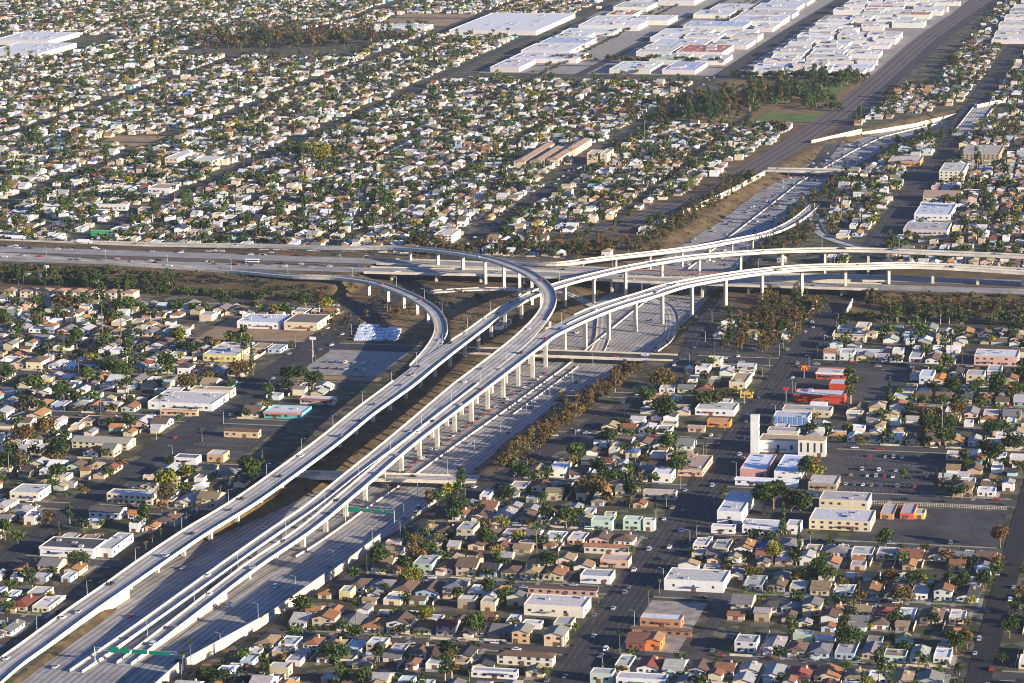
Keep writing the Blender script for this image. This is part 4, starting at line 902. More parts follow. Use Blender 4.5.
for (x, y, w_, d_, h, kind, rz, role) in NEAR:
    wl = pick(WALLS); rf = pick(FLATS) if kind == 'flat' else pick(ROOFS)
    look = '%s-roofed %s' % (rf[0], wl[0])
    r = empty('house', (x, y, 0)); wm, rm = house_geo(w_, d_, h, kind)
    wc = jit(wl[1]); rc = jit(rf[1])
    link('wall', wm.mesh('wall', ['wall']), r, color=wc)
    ro = link('roof', rm.mesh('roof', ['roof']), r, color=rc)
    face = -1 if rz == 0 else 1      # street side; the near side in view is always -Y
    if role == 'house':
        for k in (-.28, .28): link('window', win_mesh(1.5, 1.2), r, (k * w_, -d_ / 2, 1.0))
        mb = MB(); mb.box(-.5, .5, -.1, .02, 0, 2.1, bottom=True); link('door', mb.mesh('door', ['door']), r, (0.02 * w_, -d_ / 2, .05))
        for k in (-.3, 0.05, .32): link('window', win_mesh(1.2, 1.1), r, (w_ / 2, k * d_, 1.1), math.pi / 2)
        if h > 5:
            for k in (-.28, .28): link('window', win_mesh(1.5, 1.2), r, (k * w_, -d_ / 2, 3.9))
        if kind != 'flat' and rng.random() < .45:
            mb = MB(); mb.box(-.45, .45, -.35, .35, 0, 2.4); link('chimney', mb.mesh('chimney', ['soundwall']), r, (w_ * .25, d_ * .2, h + .2))
        if kind != 'flat' and rng.random() < .5:   # front gable porch
            wm2, rm2 = house_geo(w_ * .48, 3.0, h * .82, 'gy')
            link('porch_wall', wm2.mesh('porch_wall', ['wall']), r, (-w_ * .22, -d_ / 2 - 1.4, 0), color=wc); link('porch_roof', rm2.mesh('porch_roof', ['roof']), r, (-w_ * .22, -d_ / 2 - 1.4, 0), color=rc)
        if kind == 'flat':
            mb = MB(); mb.box(-.7, .7, -.6, .6, 0, 1.0); link('rooftop_unit', mb.mesh('rooftop_unit', ['metal']), r, (w_ * .1, d_ * .15, h + .04))
        sg = 1 if rz == 0 else -1
        ys_ = y - sg * (d_ / 2 + 9)
        DRV.box(x + w_ / 2 + .2, x + w_ / 2 + 2.6, min(ys_, y + sg * d_ / 2), max(ys_, y + sg * d_ / 2), -0.05, .06)
    if rng.random() < .4 and w_ > 7:
        k_ = rng.choice(('gx', 'flat', 'hip')); wm2, rm2 = house_geo(w_ * .5, d_ * rng.uniform(.3, .45), h * .8, k_); sx_ = rng.choice((-1, 1)) * w_ * .22; wy = d_ / 2 + d_ * .14
        link('rear_wing_wall', wm2.mesh('rear_wing_wall', ['wall']), r, (sx_, wy, 0), color=jit(wc, .1)); link('rear_wing_roof', rm2.mesh('rear_wing_roof', ['roof']), r, (sx_, wy, 0), color=jit(rc, .3))
    if role == 'back':
        mb = MB(); mb.box(-1.2, 1.2, -.1, .02, 0, 2.0, bottom=True); link('door', mb.mesh('door', ['door']), r, (0, -d_ / 2, .02))
        link('window', win_mesh(1.2, 1.1), r, (w_ / 2, 0, 1.0), math.pi / 2)
    meta(r, None, 'house', 'houses'); later(r, look, 'house' if role == 'house' else 'back house', near_zone(x, y))
# all the remaining houses, many hundreds, as one mass
wb, rb = MB(), MB(); lo_ = MB()
for (x, y, w_, d_, h, kind, rz, role) in REST:
    wl = pick(WALLS); rf = pick(FLATS) if kind == 'flat' or rng.random() < (.35 if y > 2500 else .12) else pick(ROOFS)
    wm, rm = house_geo(w_, d_, h, kind, 0.34)
    wc, rc = jit(wl[1]), jit(rf[1])
    wb.add([(a + x, b_ + y, c) for a, b_, c in wm.v], wm.f, 0, wc)
    rb.add([(a + x, b_ + y, c) for a, b_, c in rm.v], rm.f, 0, rc)
    if y < 2700 and role == 'house':
        for k in (-.28, .28): lo_.box(x + k * w_ - .8, x + k * w_ + .8, y - d_ / 2 - .1, y - d_ / 2 + .02, 1.0, 2.3)
        lo_.box(x + w_ / 2 - .02, x + w_ / 2 + .1, y - d_ * .3, y - d_ * .1, 1.0, 2.3); lo_.box(x + w_ / 2 - .02, x + w_ / 2 + .1, y + d_ * .1, y + d_ * .3, 1.0, 2.3)
me = bpy.data.meshes.new('far_houses')
k = len(wb.v); k2 = k + len(rb.v)
me.from_pydata(wb.v + rb.v + lo_.v, [], wb.f + [tuple(i + k for i in f) for f in rb.f] + [tuple(i + k2 for i in f) for f in lo_.f])
for q in ('wall_t', 'roof_t', 'glass'): me.materials.append(M[q])
me.polygons.foreach_set('material_index', [0] * len(wb.f) + [1] * len(rb.f) + [2] * len(lo_.f))
ta = me.attributes.new('tint', 'FLOAT_COLOR', 'FACE'); ta.data.foreach_set('color', np.array([(*c, 1) for c in wb.tint + rb.tint] + [(.1, .1, .1, 1)] * len(lo_.f), dtype=np.float32).ravel()); me.update()
meta(link('far_houses', me), 'hundreds of small houses with brown, grey, orange and white roofs filling the suburb', 'houses', kind='stuff')
# yard walls and sheds scatter
YD = MB()
for (x, y, w_, d_, h, kind, rz, role) in CAND:
    if role != 'house' or y > 3400: continue
    sg = 1 if rz == 0 else -1
    if rng.random() < .55:
        a, b_ = sorted((y - sg * (d_ / 2 - 2), y + sg * (d_ / 2 + 16))); YD.box(x - w_ / 2 - 1.8, x - w_ / 2 - 1.6, a, b_, -.1, rng.uniform(1.4, 1.9))
    if rng.random() < .3 and y < 2600:
        a = y - sg * (d_ / 2 + 6); YD.box(x - w_ / 2 - 1.4, x + w_ / 2 - 1, a - .1, a + .1, -.1, 1.2)
    if y > 1900 and rng.random() < .6: DRV.box(x + w_ / 2 + .2, x + w_ / 2 + 2.4, min(y - sg * (d_ / 2 + 8), y), max(y - sg * (d_ / 2 + 8), y), -0.05, .05)
meta(link('yard_walls', YD.mesh('yard_walls', ['soundwall'])), 'low pale block walls between countless back yards', 'yard walls', kind='stuff')
LAWN, DRYL, PATIO = MB(), MB(), MB()
for (x, y, w_, d_, h, kind, rz, role) in CAND:
    if y > 2700: continue
    sg = 1 if rz == 0 else -1
    if role == 'house':
        a, b_ = sorted((y - sg * (d_ / 2 + .4), y - sg * (d_ / 2 + rng.uniform(4, 6.5)))); rng.choice((LAWN, DRYL, PATIO, LAWN)).box(x - w_ / 2, x + w_ / 2 - .3, a, b_, -.05, .035)
    if rng.random() < .75:
        a, b_ = sorted((y + sg * (d_ / 2 + .3), y + sg * (d_ / 2 + rng.uniform(2.5, 5)))); rng.choice((LAWN, DRYL, PATIO, PATIO)).box(x - w_ / 2, x + rng.uniform(-.1, .5) * w_, a, b_, -.05, .03 + .004 * (role == 'house'))
meta(link('lawn', LAWN.mesh('lawn', ['grass'])), kind='structure'); meta(link('dry_lawn', DRYL.mesh('dry_lawn', ['drygrass'])), kind='structure'); meta(link('patio', PATIO.mesh('patio', ['drive'])), kind='structure')
SM = MB()
for (x0, x1, y0, y1) in ((-230, -172, 1750, 1846), (-290, -262, 2004, 2090), (-378, -322, 2128, 2178), (-650, -612, 1758, 1846)):
    y = y0
    while y < y1 - 5:
        x = x0
        while x < x1: SM.box(x, x + .18, y, y + 5, 0, .06); x += 2.8
        y += 16
meta(link('lot_markings', SM.mesh('lot_markings', ['sidewalk'])), kind='structure')
meta(link('driveway', DRV.mesh('driveway', ['drive'])), kind='structure')

# ------------------------------------------------------------------ trees
def crown_mesh(name, blobs, n, size, mats, seed, drop=0.0):
    """leaf clumps: small faces scattered through overlapping lumps, denser at their skins"""
    g_ = np.random.default_rng(seed); vs = []; cols = []
    wts = np.array([b_[3] * b_[4] for b_ in blobs]); wts = wts / wts.sum()
    pick_ = g_.choice(len(blobs), n, p=wts)
    d = g_.normal(size=(n, 3)); d /= np.linalg.norm(d, axis=1)[:, None]
    r = g_.uniform(.55, 1.05, n) ** .6
    bl = np.array([b_[:5] for b_ in blobs])[pick_]
    c = bl[:, :3] + d * r[:, None] * bl[:, [3, 3, 4]]
    a = g_.normal(size=(n, 3)) + d * 1.1; a /= np.linalg.norm(a, axis=1)[:, None]
    t_ = np.cross(a, g_.normal(size=(n, 3))); t_ /= np.linalg.norm(t_, axis=1)[:, None]; u = np.cross(a, t_)
    sz = size * g_.uniform(.55, 1.25, n)[:, None]
    q = np.stack([c - t_ * sz, c - u * sz * .8, c + t_ * sz, c + u * sz * .8], 1).reshape(-1, 3)
    me = bpy.data.meshes.new(name); me.vertices.add(n * 4); me.vertices.foreach_set('co', q.ravel())
    me.loops.add(n * 4); me.loops.foreach_set('vertex_index', np.arange(n * 4)); me.polygons.add(n)
    me.polygons.foreach_set('loop_start', np.arange(0, n * 4, 4)); me.polygons.foreach_set('loop_total', np.full(n, 4))
    for mm in mats: me.materials.append(M[mm])
    if len(mats) > 1: me.polygons.foreach_set('material_index', (g_.random(n) < .3).astype(np.int32))
    me.update(); me.validate(); return me
def blobs_for(kind, g_):
    if kind == 'round': return [(g_.uniform(-1.6, 1.6), g_.uniform(-1.6, 1.6), 5 + g_.uniform(-.9, 1.3), g_.uniform(1.5, 2.5), g_.uniform(1.2, 1.9)) for _ in range(9)]
    if kind == 'dome': return [(2.6 * math.cos(a), 2.6 * math.sin(a), 3.6, 2.2, 1.9) for a in np.arange(0, 6.28, 1.05)] + [(0, 0, 4.6, 3.2, 2.1)]
    if kind == 'tall': return [(g_.uniform(-1.3, 1.3), g_.uniform(-1.3, 1.3), z + g_.uniform(-.6, .6), g_.uniform(.9, 1.8), g_.uniform(.9, 1.5)) for z in (4.5, 5.5, 6.5, 7.5, 8.5, 9.6, 10.6, 11.6)]
    if kind == 'cypress': return [(0, 0, z, 1.3 * (1 - z / 15), 1.3) for z in (1.5, 3, 4.5, 6, 7.5, 9, 10.5)]
    return [(g_.uniform(-1, 1), g_.uniform(-1, 1), 1.6 + g_.uniform(-.3, .6), 1.3, 1.1) for _ in range(4)]
CROWN = {}; TRUNK = {}
def get_crown(kind, v, leaf):
    k = (kind, v, leaf)
    if k not in CROWN:
        g_ = random.Random(hash((kind, v)) % 999 if False else {'round': 1, 'dome': 2, 'tall': 3, 'cypress': 4, 'bush': 5}[kind] * 31 + v)
        n, s_ = {'round': (760, .42), 'dome': (900, .42), 'tall': (560, .42), 'cypress': (420, .34), 'bush': (160, .34)}[kind]
        alt = {'leaf_green': 'leaf_dark', 'leaf_dark': 'leaf_green', 'leaf_brown': 'leaf_rust', 'leaf_yellow': 'leaf_green', 'leaf_rust': 'leaf_brown'}[leaf]
        CROWN[k] = crown_mesh('crown', blobs_for(kind, g_), n, s_, [leaf, alt], v + 7)
    return CROWN[k]
def get_trunk(kind, v):
    k = (kind, v)
    if k not in TRUNK:
        g_ = random.Random(v + 3); mb = MB(); top = {'round': 4.4, 'dome': 3.2, 'tall': 10.5, 'cypress': 2.0}[kind]
        mb.tube((0, 0, -.3), (g_.uniform(-.2, .2), g_.uniform(-.2, .2), top * .55), .3, .2, 7); mb.tube((0, 0, top * .5), (g_.uniform(-.3, .3), g_.uniform(-.3, .3), top), .2, .07, 6)
        if kind != 'cypress':
            for q in range(5):
                a = g_.uniform(0, 6.28); z = top * g_.uniform(.4, .75); mb.tube((0, 0, z), (1.5 * math.cos(a), 1.5 * math.sin(a), z + g_.uniform(.8, 1.6)), .12, .04, 5)
        TRUNK[k] = mb.mesh('trunk', ['trunkw' if kind == 'tall' else 'trunk'])
    return TRUNK[k]
def palm_meshes(h, fan):
    mb = MB(); mb.tube((0, 0, -.3), (0, 0, h * .5), .26, .2, 7); mb.tube((0, 0, h * .5), (.1, 0, h), .2, .16, 7)
    cr = MB(); g_ = random.Random(int(h * 10))
    for q in range(26):
        a = q * 2.4; el = g_.uniform(-.7, 1.2); L = 2.1 if fan else 2.6; d = Vector((math.cos(a) * math.cos(el), math.sin(a) * math.cos(el), math.sin(el))); sd_ = Vector((-math.sin(a), math.cos(a), 0))
        p0 = Vector((.1, 0, h)); p1 = p0 + d * L * .55; p2 = p0 + d * L + Vector((0, 0, -.5)); wd = .5 if fan else .34
        cr.add([tuple(p0 - sd_ * .08), tuple(p0 + sd_ * .08), tuple(p1 + sd_ * wd), tuple(p2), tuple(p1 - sd_ * wd)], [(0, 1, 2, 3, 4)])
    return mb.mesh('trunk', ['trunk']), cr.mesh('crown', ['leaf_green'])
PALM = [palm_meshes(h, f) for h, f in ((9, 1), (12.5, 1), (15, 0))]
LOOKN = {'leaf_green': 'green', 'leaf_dark': 'dark green', 'leaf_brown': 'olive-brown', 'leaf_yellow': 'yellow-green', 'leaf_rust': 'rust-brown'}
KINDN = {'round': 'bushy tree', 'dome': 'dome-crowned tree', 'tall': 'tall slender tree', 'cypress': 'pointed cypress', 'palm': 'palm tree', 'bush': 'bush'}
TREES = []     # (x, y, z, kind, leaf, scale, zone or None)
def T(x, y, kind, leaf, s_, zone=None): TREES.append((x, y, tz(x, y), kind, leaf, s_, zone))
def tpx(px, py, kind, leaf, s_, zone=None): X, Y = at(px, py); T(X, Y, kind, leaf, s_, zone)
# particular trees
for a in ((379, 572, 'round', 'leaf_dark', 1.9), (475, 640, 'round', 'leaf_green', 1.9), (502, 530, 'round', 'leaf_yellow', 1.5), (902, 604, 'dome', 'leaf_brown', 1.55), (922, 588, 'round', 'leaf_yellow', 1.35), (800, 582, 'round', 'leaf_yellow', 1.3),
          (860, 604, 'dome', 'leaf_rust', 1.3), (995, 576, 'round', 'leaf_green', 1.45), (1000, 548, 'round', 'leaf_rust', 1.6), (764, 514, 'round', 'leaf_dark', 2.6), (773, 509, 'round', 'leaf_dark', 2.5), (800, 518, 'round', 'leaf_dark', 2.2), (791, 516, 'round', 'leaf_brown', 2.0),
          (783, 535, 'cypress', 'leaf_green', 1.9), (806, 480, 'round', 'leaf_dark', 1.9), (817, 478, 'round', 'leaf_yellow', 1.6), (813, 470, 'dome', 'leaf_rust', 1.5), (602, 528, 'dome', 'leaf_dark', 1.0), (815, 420, 'round', 'leaf_yellow', .9),
          (437, 505, 'round', 'leaf_green', 1.6), (446, 497, 'round', 'leaf_yellow', 1.6), (461, 490, 'tall', 'leaf_green', 1.3), (458, 494, 'round', 'leaf_green', 1.4), (430, 508, 'tall', 'leaf_brown', 1.1), (145, 527, 'round', 'leaf_green', 1.7), (136, 530, 'round', 'leaf_dark', 1.5),
          (70, 525, 'tall', 'leaf_green', 1.0), (84, 532, 'round', 'leaf_dark', 1.4), (18, 545, 'round', 'leaf_green', 1.5), (5, 540, 'round', 'leaf_dark', 1.6), (48, 524, 'round', 'leaf_rust', 1.3), (120, 468, 'dome', 'leaf_rust', 1.3), (83, 496, 'round', 'leaf_brown', 1.2), (162, 512, 'round', 'leaf_rust', 1.1),
          (90, 365, 'round', 'leaf_yellow', 1.5), (80, 360, 'round', 'leaf_dark', 1.6), (110, 322, 'round', 'leaf_green', 1.7), (624, 482, 'dome', 'leaf_dark', 1.4), (598, 478, 'round', 'leaf_green', 1.7), (605, 480, 'round', 'leaf_green', 1.5), (535, 485, 'round', 'leaf_dark', 1.5), (545, 480, 'round', 'leaf_dark', 1.5),
          (640, 492, 'tall', 'leaf_brown', .9), (413, 560, 'tall', 'leaf_brown', 1.3), (420, 548, 'round', 'leaf_brown', 1.2), (440, 545, 'round', 'leaf_yellow', 1.2), (484, 548, 'round', 'leaf_green', 1.6), (497, 556, 'round', 'leaf_yellow', 1.3), (452, 680, 'tall', 'leaf_brown', 1.3), (445, 683, 'tall', 'leaf_dark', 1.3),
          (936, 488, 'cypress', 'leaf_brown', 1.1), (943, 489, 'cypress', 'leaf_brown', 1.1), (975, 466, 'round', 'leaf_yellow', 1.2), (903, 478, 'round', 'leaf_green', .9), (183, 675, 'palm', 'leaf_green', 1.0), (191, 668, 'palm', 'leaf_green', .9)):
    tpx(*a)
g2 = random.Random(5)
def belt(p0, p1, n, spread, kinds, leaves, smin, smax, zone, z=0, world=False):
    a = p0 if world else at(*p0, z); b_ = p1 if world else at(*p1, z)
    for k in range(n):
        f = (k + g2.random()) / n; x = a[0] + (b_[0] - a[0]) * f + g2.uniform(-spread, spread); y = a[1] + (b_[1] - a[1]) * f + g2.uniform(-spread, spread)
        T(x, y, g2.choice(kinds), g2.choice(leaves), g2.uniform(smin, smax), zone)
belt((-438, 1765), (-412, 2060), 105, 6, ['tall', 'round', 'round'], ['leaf_brown', 'leaf_rust', 'leaf_brown'], .8, 1.15, 'in the row beside the frontage road', world=True)
belt((-345, 2150), (-335, 2340), 150, 26, ['tall', 'round', 'round'], ['leaf_brown', 'leaf_brown', 'leaf_rust', 'leaf_dark'], .8, 1.15, 'in the grove inside the junction', world=True)
belt((-285, 2275), (40, 2275), 110, 10, ['tall', 'round', 'round'], ['leaf_dark', 'leaf_green', 'leaf_brown', 'leaf_dark'], .9, 1.4, 'in the belt below the right embankment', world=True)
belt((-270, 2320), (40, 2325), 130, 15, ['round', 'round', 'tall'], ['leaf_dark', 'leaf_brown', 'leaf_rust'], .8, 1.2, 'on the right embankment slope', world=True)
belt((-870, 2296), (-700, 2276), 60, 8, ['round', 'round'], ['leaf_dark', 'leaf_green'], .8, 1.1, 'at the foot of the left embankment', world=True)
belt((-1050, 2326), (-860, 2310), 110, 12, ['round', 'round', 'tall'], ['leaf_dark', 'leaf_green', 'leaf_dark'], .9, 1.35, 'on the left embankment slope', world=True)
belt((-690, 2170), (-600, 2300), 16, 22, ['round'], ['leaf_dark', 'leaf_rust'], .7, 1.1, 'on waste ground inside the curved ramp', world=True)
belt((-570, 2330), (-500, 2260), 14, 18, ['round', 'tall'], ['leaf_dark', 'leaf_brown'], .6, .9, 'inside the highest loop', world=True)
belt((-700, 2505), (-505, 2560), 150, 20, ['round', 'tall', 'round'], ['leaf_brown', 'leaf_dark', 'leaf_rust', 'leaf_brown'], .8, 1.2, None, world=True)
belt((-505, 2560), (-478, 3000), 150, 11, ['round', 'tall'], ['leaf_brown', 'leaf_dark', 'leaf_brown'], .7, 1.1, None, world=True)
belt((-393, 2560), (-345, 2760), 46, 14, ['round', 'tall'], ['leaf_rust', 'leaf_dark', 'leaf_brown'], .8, 1.2, None, world=True)
belt((-400, 2700), (-385, 3030), 30, 5, ['round', 'tall'], ['leaf_dark', 'leaf_brown'], .9, 1.3, None, world=True)
belt((-350, 3110), (-310, 3330), 40, 18, ['round', 'tall'], ['leaf_dark', 'leaf_dark', 'leaf_green'], 1.0, 1.6, None, world=True)
belt((-270, 3290), (-180, 3400), 40, 20, ['round', 'tall'], ['leaf_dark', 'leaf_brown'], 1.1, 1.7, None, world=True)
belt((-640, 3410), (-500, 3830), 260, 48, ['round', 'tall'], ['leaf_dark', 'leaf_dark', 'leaf_green', 'leaf_brown'], 1.3, 2.1, None, world=True)
belt((-640, 3850), (-460, 3850), 50, 10, ['round'], ['leaf_dark'], 1.3, 1.9, None, world=True)
belt((-470, 3520), (-520, 3680), 30, 22, ['round'], ['leaf_dark', 'leaf_green'], 1.2, 1.8, None, world=True)
belt((-1470, 4180), (-1250, 4260), 170, 75, ['round', 'tall'], ['leaf_dark', 'leaf_brown', 'leaf_rust', 'leaf_dark'], 1.5, 2.3, None, world=True)
belt((-920, 4030), (-680, 4000), 50, 20, ['round'], ['leaf_dark', 'leaf_brown'], 1.1, 1.8, None, world=True)
for _ in range(7): T(-960 + g2.uniform(-18, 18), 3060 + g2.uniform(-30, 30), 'round', 'leaf_yellow', g2.uniform(2.2, 2.8))
for (px, py) in ((360, 195), (378, 200), (345, 192), (390, 205), (330, 96), (12, 128), (150, 178), (90, 180), (318, 200)): tpx(px, py, 'round', 'leaf_green' if px > 300 else 'leaf_dark', 2.3)
# garden and street trees by the house lots
for (x, y, w_, d_, h, kind, rz, role) in CAND:
    sg = 1 if rz == 0 else -1
    far = y > 2500
    n_ = g2.choices((0, 1, 2, 3), (1, 4, 4, 2) if not far else (1, 4, 4, 2))[0] if role == 'house' else g2.choices((0, 1, 2), (4, 5, 1) if not far else (2, 6, 3))[0]
    for _ in range(n_):
        if role == 'house': fx, fy = x + g2.uniform(-1, 1) * (w_ / 2 + 2), g2.choice((y - sg * (d_ / 2 + g2.uniform(2.5, 7)), y + sg * (d_ / 2 + g2.uniform(1.5, 3))))
        else: fx, fy = x + g2.choice((-1, 1)) * (w_ / 2 + g2.uniform(.8, 2.2)), y + g2.uniform(-1, 1) * (d_ / 2 + 1)
        T(fx, fy, g2.choices(['round', 'dome', 'tall', 'cypress', 'palm', 'bush'], [8, 1.6, .7, .4, .6, 2.8])[0], g2.choices(LEAFS, [6.5, 6, 1.8, 1.1, .35])[0], g2.choice((.65, .85, 1.1, 1.35, 1.6, 2.0) if y > 1620 else (.6, .75, .9, 1.1, 1.3, 1.5)) * g2.uniform(.85, 1.15) * (.88 if far else 1))
for k in range(26):   # palms by the boulevard and avenue
    T(-305 + g2.choice((-1, 1)) * 15, 1330 + k * 36 + g2.uniform(-8, 8), g2.choice(['palm', 'palm', 'round']), 'leaf_green', g2.uniform(.7, 1.0))
for k in range(14): T(-588 + g2.uniform(-3, 3), 1530 + k * 17, g2.choice(['palm', 'tall']), 'leaf_brown', g2.uniform(.6, .95), 'along the left side of the viaduct')
for k in range(14): T(-665 + g2.choice((-1, 1)) * 17, 1600 + k * 50, g2.choice(['palm', 'round']), 'leaf_green', g2.uniform(.6, .9))
for xx in (-900, -780, -560, -1540, -1750):
    for k in range(190): T(xx + g2.choice((-1, 1)) * g2.uniform(6, 11), 2510 + k * 14.5 + g2.uniform(-5, 5), 'round', g2.choice(['leaf_green', 'leaf_dark', 'leaf_dark', 'leaf_brown']), g2.uniform(.7, 1.2))
for k in range(11): T(-112 + g2.choice((9.5, 10.5, -9.5)), 1380 + k * 22, 'round', g2.choice(['leaf_green', 'leaf_dark', 'leaf_brown']), g2.uniform(.9, 1.5), 'beside the dark side street at right')
TREES = [t_ for t_ in TREES if vis(t_[0], t_[1], 12) and not (t_[0] > -1000 and t_[0] < -400 and t_[1] > 3860 and t_[6] is None and t_[3] != 'round')]
TREES = [t_ for t_ in TREES if not (-602 < t_[0] < -520 and 3700 < t_[1] < 3810)]
TREES = [t_ for t_ in TREES if not (-1640 > t_[0] > -1850 and 3960 < t_[1] < 4290)]
def blocked(x, y, z):   # keep planting off the roads
    return z < -.5 and xl_(y) < x < xr_(y)
TREES = [t_ for t_ in TREES if not blocked(t_[0], t_[1], t_[2])]
def tsize(t_): return {'round': 6.5, 'dome': 7, 'tall': 12, 'cypress': 11, 'palm': 11, 'bush': 2.6}[t_[3]] * t_[5] / (t_[1] - .23 * t_[0])
tr_ = [t_ for t_ in TREES if t_[3] != 'bush']; bu_ = [t_ for t_ in TREES if t_[3] == 'bush']
def inframe(t_): px, py = proj(t_[0], t_[1], 4); return 0 < px < IW and 0 < py < IH
tr_.sort(key=lambda t_: -tsize(t_) * (1 if inframe(t_) else .01)); bu_.sort(key=lambda t_: -tsize(t_) * (1 if inframe(t_) else .01))
IND = tr_[:294] + bu_[:60]; MASS = tr_[294:] + bu_[60:]
print('trees', len(TREES))
for (x, y, z, kind, leaf, s_, zone) in IND:
    r = empty({'palm': 'palm_tree', 'bush': 'bush', 'cypress': 'cypress_tree'}.get(kind, 'tree'), (x, y, z), g2.uniform(0, 6.28))
    if kind == 'palm': tm, cm = g2.choice(PALM)
    elif kind == 'bush': tm, cm = None, get_crown('bush', g2.randint(0, 2), leaf)
    else: v = g2.randint(0, 2); tm, cm = get_trunk(kind, v), get_crown(kind, v, leaf)
    sc = (s_ * g2.uniform(.9, 1.1), s_ * g2.uniform(.9, 1.1), s_ * g2.uniform(.9, 1.1))
    if tm: o = link('trunk', tm, r); o.scale = sc
    o = link('crown', cm, r); o.scale = sc
    meta(r, None, 'bush' if kind == 'bush' else 'tree', 'bushes' if kind == 'bush' else 'trees')
    later(r, LOOKN[leaf] if kind != 'palm' else 'green', KINDN[kind], zone or near_zone(x, y))
# the rest of the trees in one mass
def mass_trees(name, lst, label, cat, dens=1.0):
    g_ = np.random.default_rng(3); C_, S_, MI, TB = [], [], [], MB()
    for (x, y, z, kind, leaf, s_, zone) in lst:
        bl = blobs_for('round' if kind in ('palm', 'dome') else kind, g2) if kind != 'palm' else [(0, 0, 9.5, 1.5, 1.2)]
        bl = np.array([b_[:5] for b_ in bl]) * s_
        if kind in ('round', 'dome'): bl[:, 2] *= .72; bl[:, 3] *= 1.12
        dist = y / 1000.0; n = int({'bush': 18, 'palm': 22, 'cypress': 50}.get(kind, 100) * dens * min(1.3, max(.3, (3.0 / dist) ** 1.3)))
        pk = g_.integers(0, len(bl), n); d = g_.normal(size=(n, 3)); d /= np.linalg.norm(d, axis=1)[:, None]
        c = bl[pk][:, :3] + d * (g_.uniform(.5, 1.02, n) ** .6)[:, None] * bl[pk][:, [3, 3, 4]] + np.array([x, y, z])
        C_.append(c); S_.append(np.full(n, s_ * (.62 if kind != 'palm' else .7) * (.75 + .28 * dist / 2))); MI.append(np.full(n, LEAFS.index(leaf)))
        if kind not in ('bush',): TB.tube((x, y, z - .3), (x, y, z + (9.5 if kind == 'palm' else 3) * s_), .3, .14, 4)
    c = np.concatenate(C_); s_ = np.concatenate(S_); mi = np.concatenate(MI); n = len(c)
    a = g_.normal(size=(n, 3)); a[:, 2] = abs(a[:, 2]); a /= np.linalg.norm(a, axis=1)[:, None]
    t_ = np.cross(a, g_.normal(size=(n, 3))); t_ /= np.linalg.norm(t_, axis=1)[:, None]; u = np.cross(a, t_); sz = (s_ * g_.uniform(.6, 1.25, n))[:, None]
    q = np.stack([c - t_ * sz, c - u * sz * .85, c + t_ * sz, c + u * sz * .85], 1).reshape(-1, 3)
    tv = np.array(TB.v, dtype=float).reshape(-1, 3); me = bpy.data.meshes.new(name)
    me.vertices.add(len(q) + len(tv)); me.vertices.foreach_set('co', np.concatenate([q, tv]).ravel())
    tf = TB.f; lt = [4] * n + [len(f) for f in tf]; li = list(range(4 * n)) + [i + 4 * n for f in tf for i in f]
    me.loops.add(len(li)); me.loops.foreach_set('vertex_index', np.array(li, dtype=np.int32)); me.polygons.add(len(lt))
    me.polygons.foreach_set('loop_start', np.concatenate([[0], np.cumsum(lt)[:-1]]).astype(np.int32)); me.polygons.foreach_set('loop_total', np.array(lt, dtype=np.int32))
    for mm in LEAFS: me.materials.append(M[mm])
    me.materials.append(M['trunk'])
    me.polygons.foreach_set('material_index', np.concatenate([mi, np.full(len(tf), 5)]).astype(np.int32)); me.update(); me.validate()
    print(name, n)
    return meta(link(name, me), label, cat, kind='stuff')
mass_trees('far_trees', [t_ for t_ in MASS if t_[3] != 'bush'], 'thousands of dark green and olive trees scattered through the distant suburb', 'trees')
mass_trees('shrubs', [t_ for t_ in MASS if t_[3] == 'bush'] , 'low shrubs scattered in the yards of the suburb', 'shrubs')
# brush on the banks
BR = []
for _ in range(8000):
    x = g2.uniform(-700, -380); y = g2.uniform(1700, 3350); z = tz(x, y)
    if (-4.7 < z < -.4) or (y > 2130 and y < 2360 and -680 < x < -508): BR.append((x, y, z, 'bush', g2.choice(['leaf_brown', 'leaf_dark', 'leaf_rust', 'leaf_brown']), g2.uniform(.3, .8), None))
for _ in range(6500):
    x = g2.uniform(-1100, 60); y = g2.choice((g2.uniform(2300, 2366), g2.uniform(2484, 2500))); z = tz(x, y)
    if .5 < z < 6.6: BR.append((x, y, z, 'bush', g2.choice(['leaf_brown', 'leaf_dark', 'leaf_dark']), g2.uniform(.6, 1.35), None))
mass_trees('bank_brush', BR, 'dry olive-brown brush covering the freeway banks and slopes', 'brush', .8)

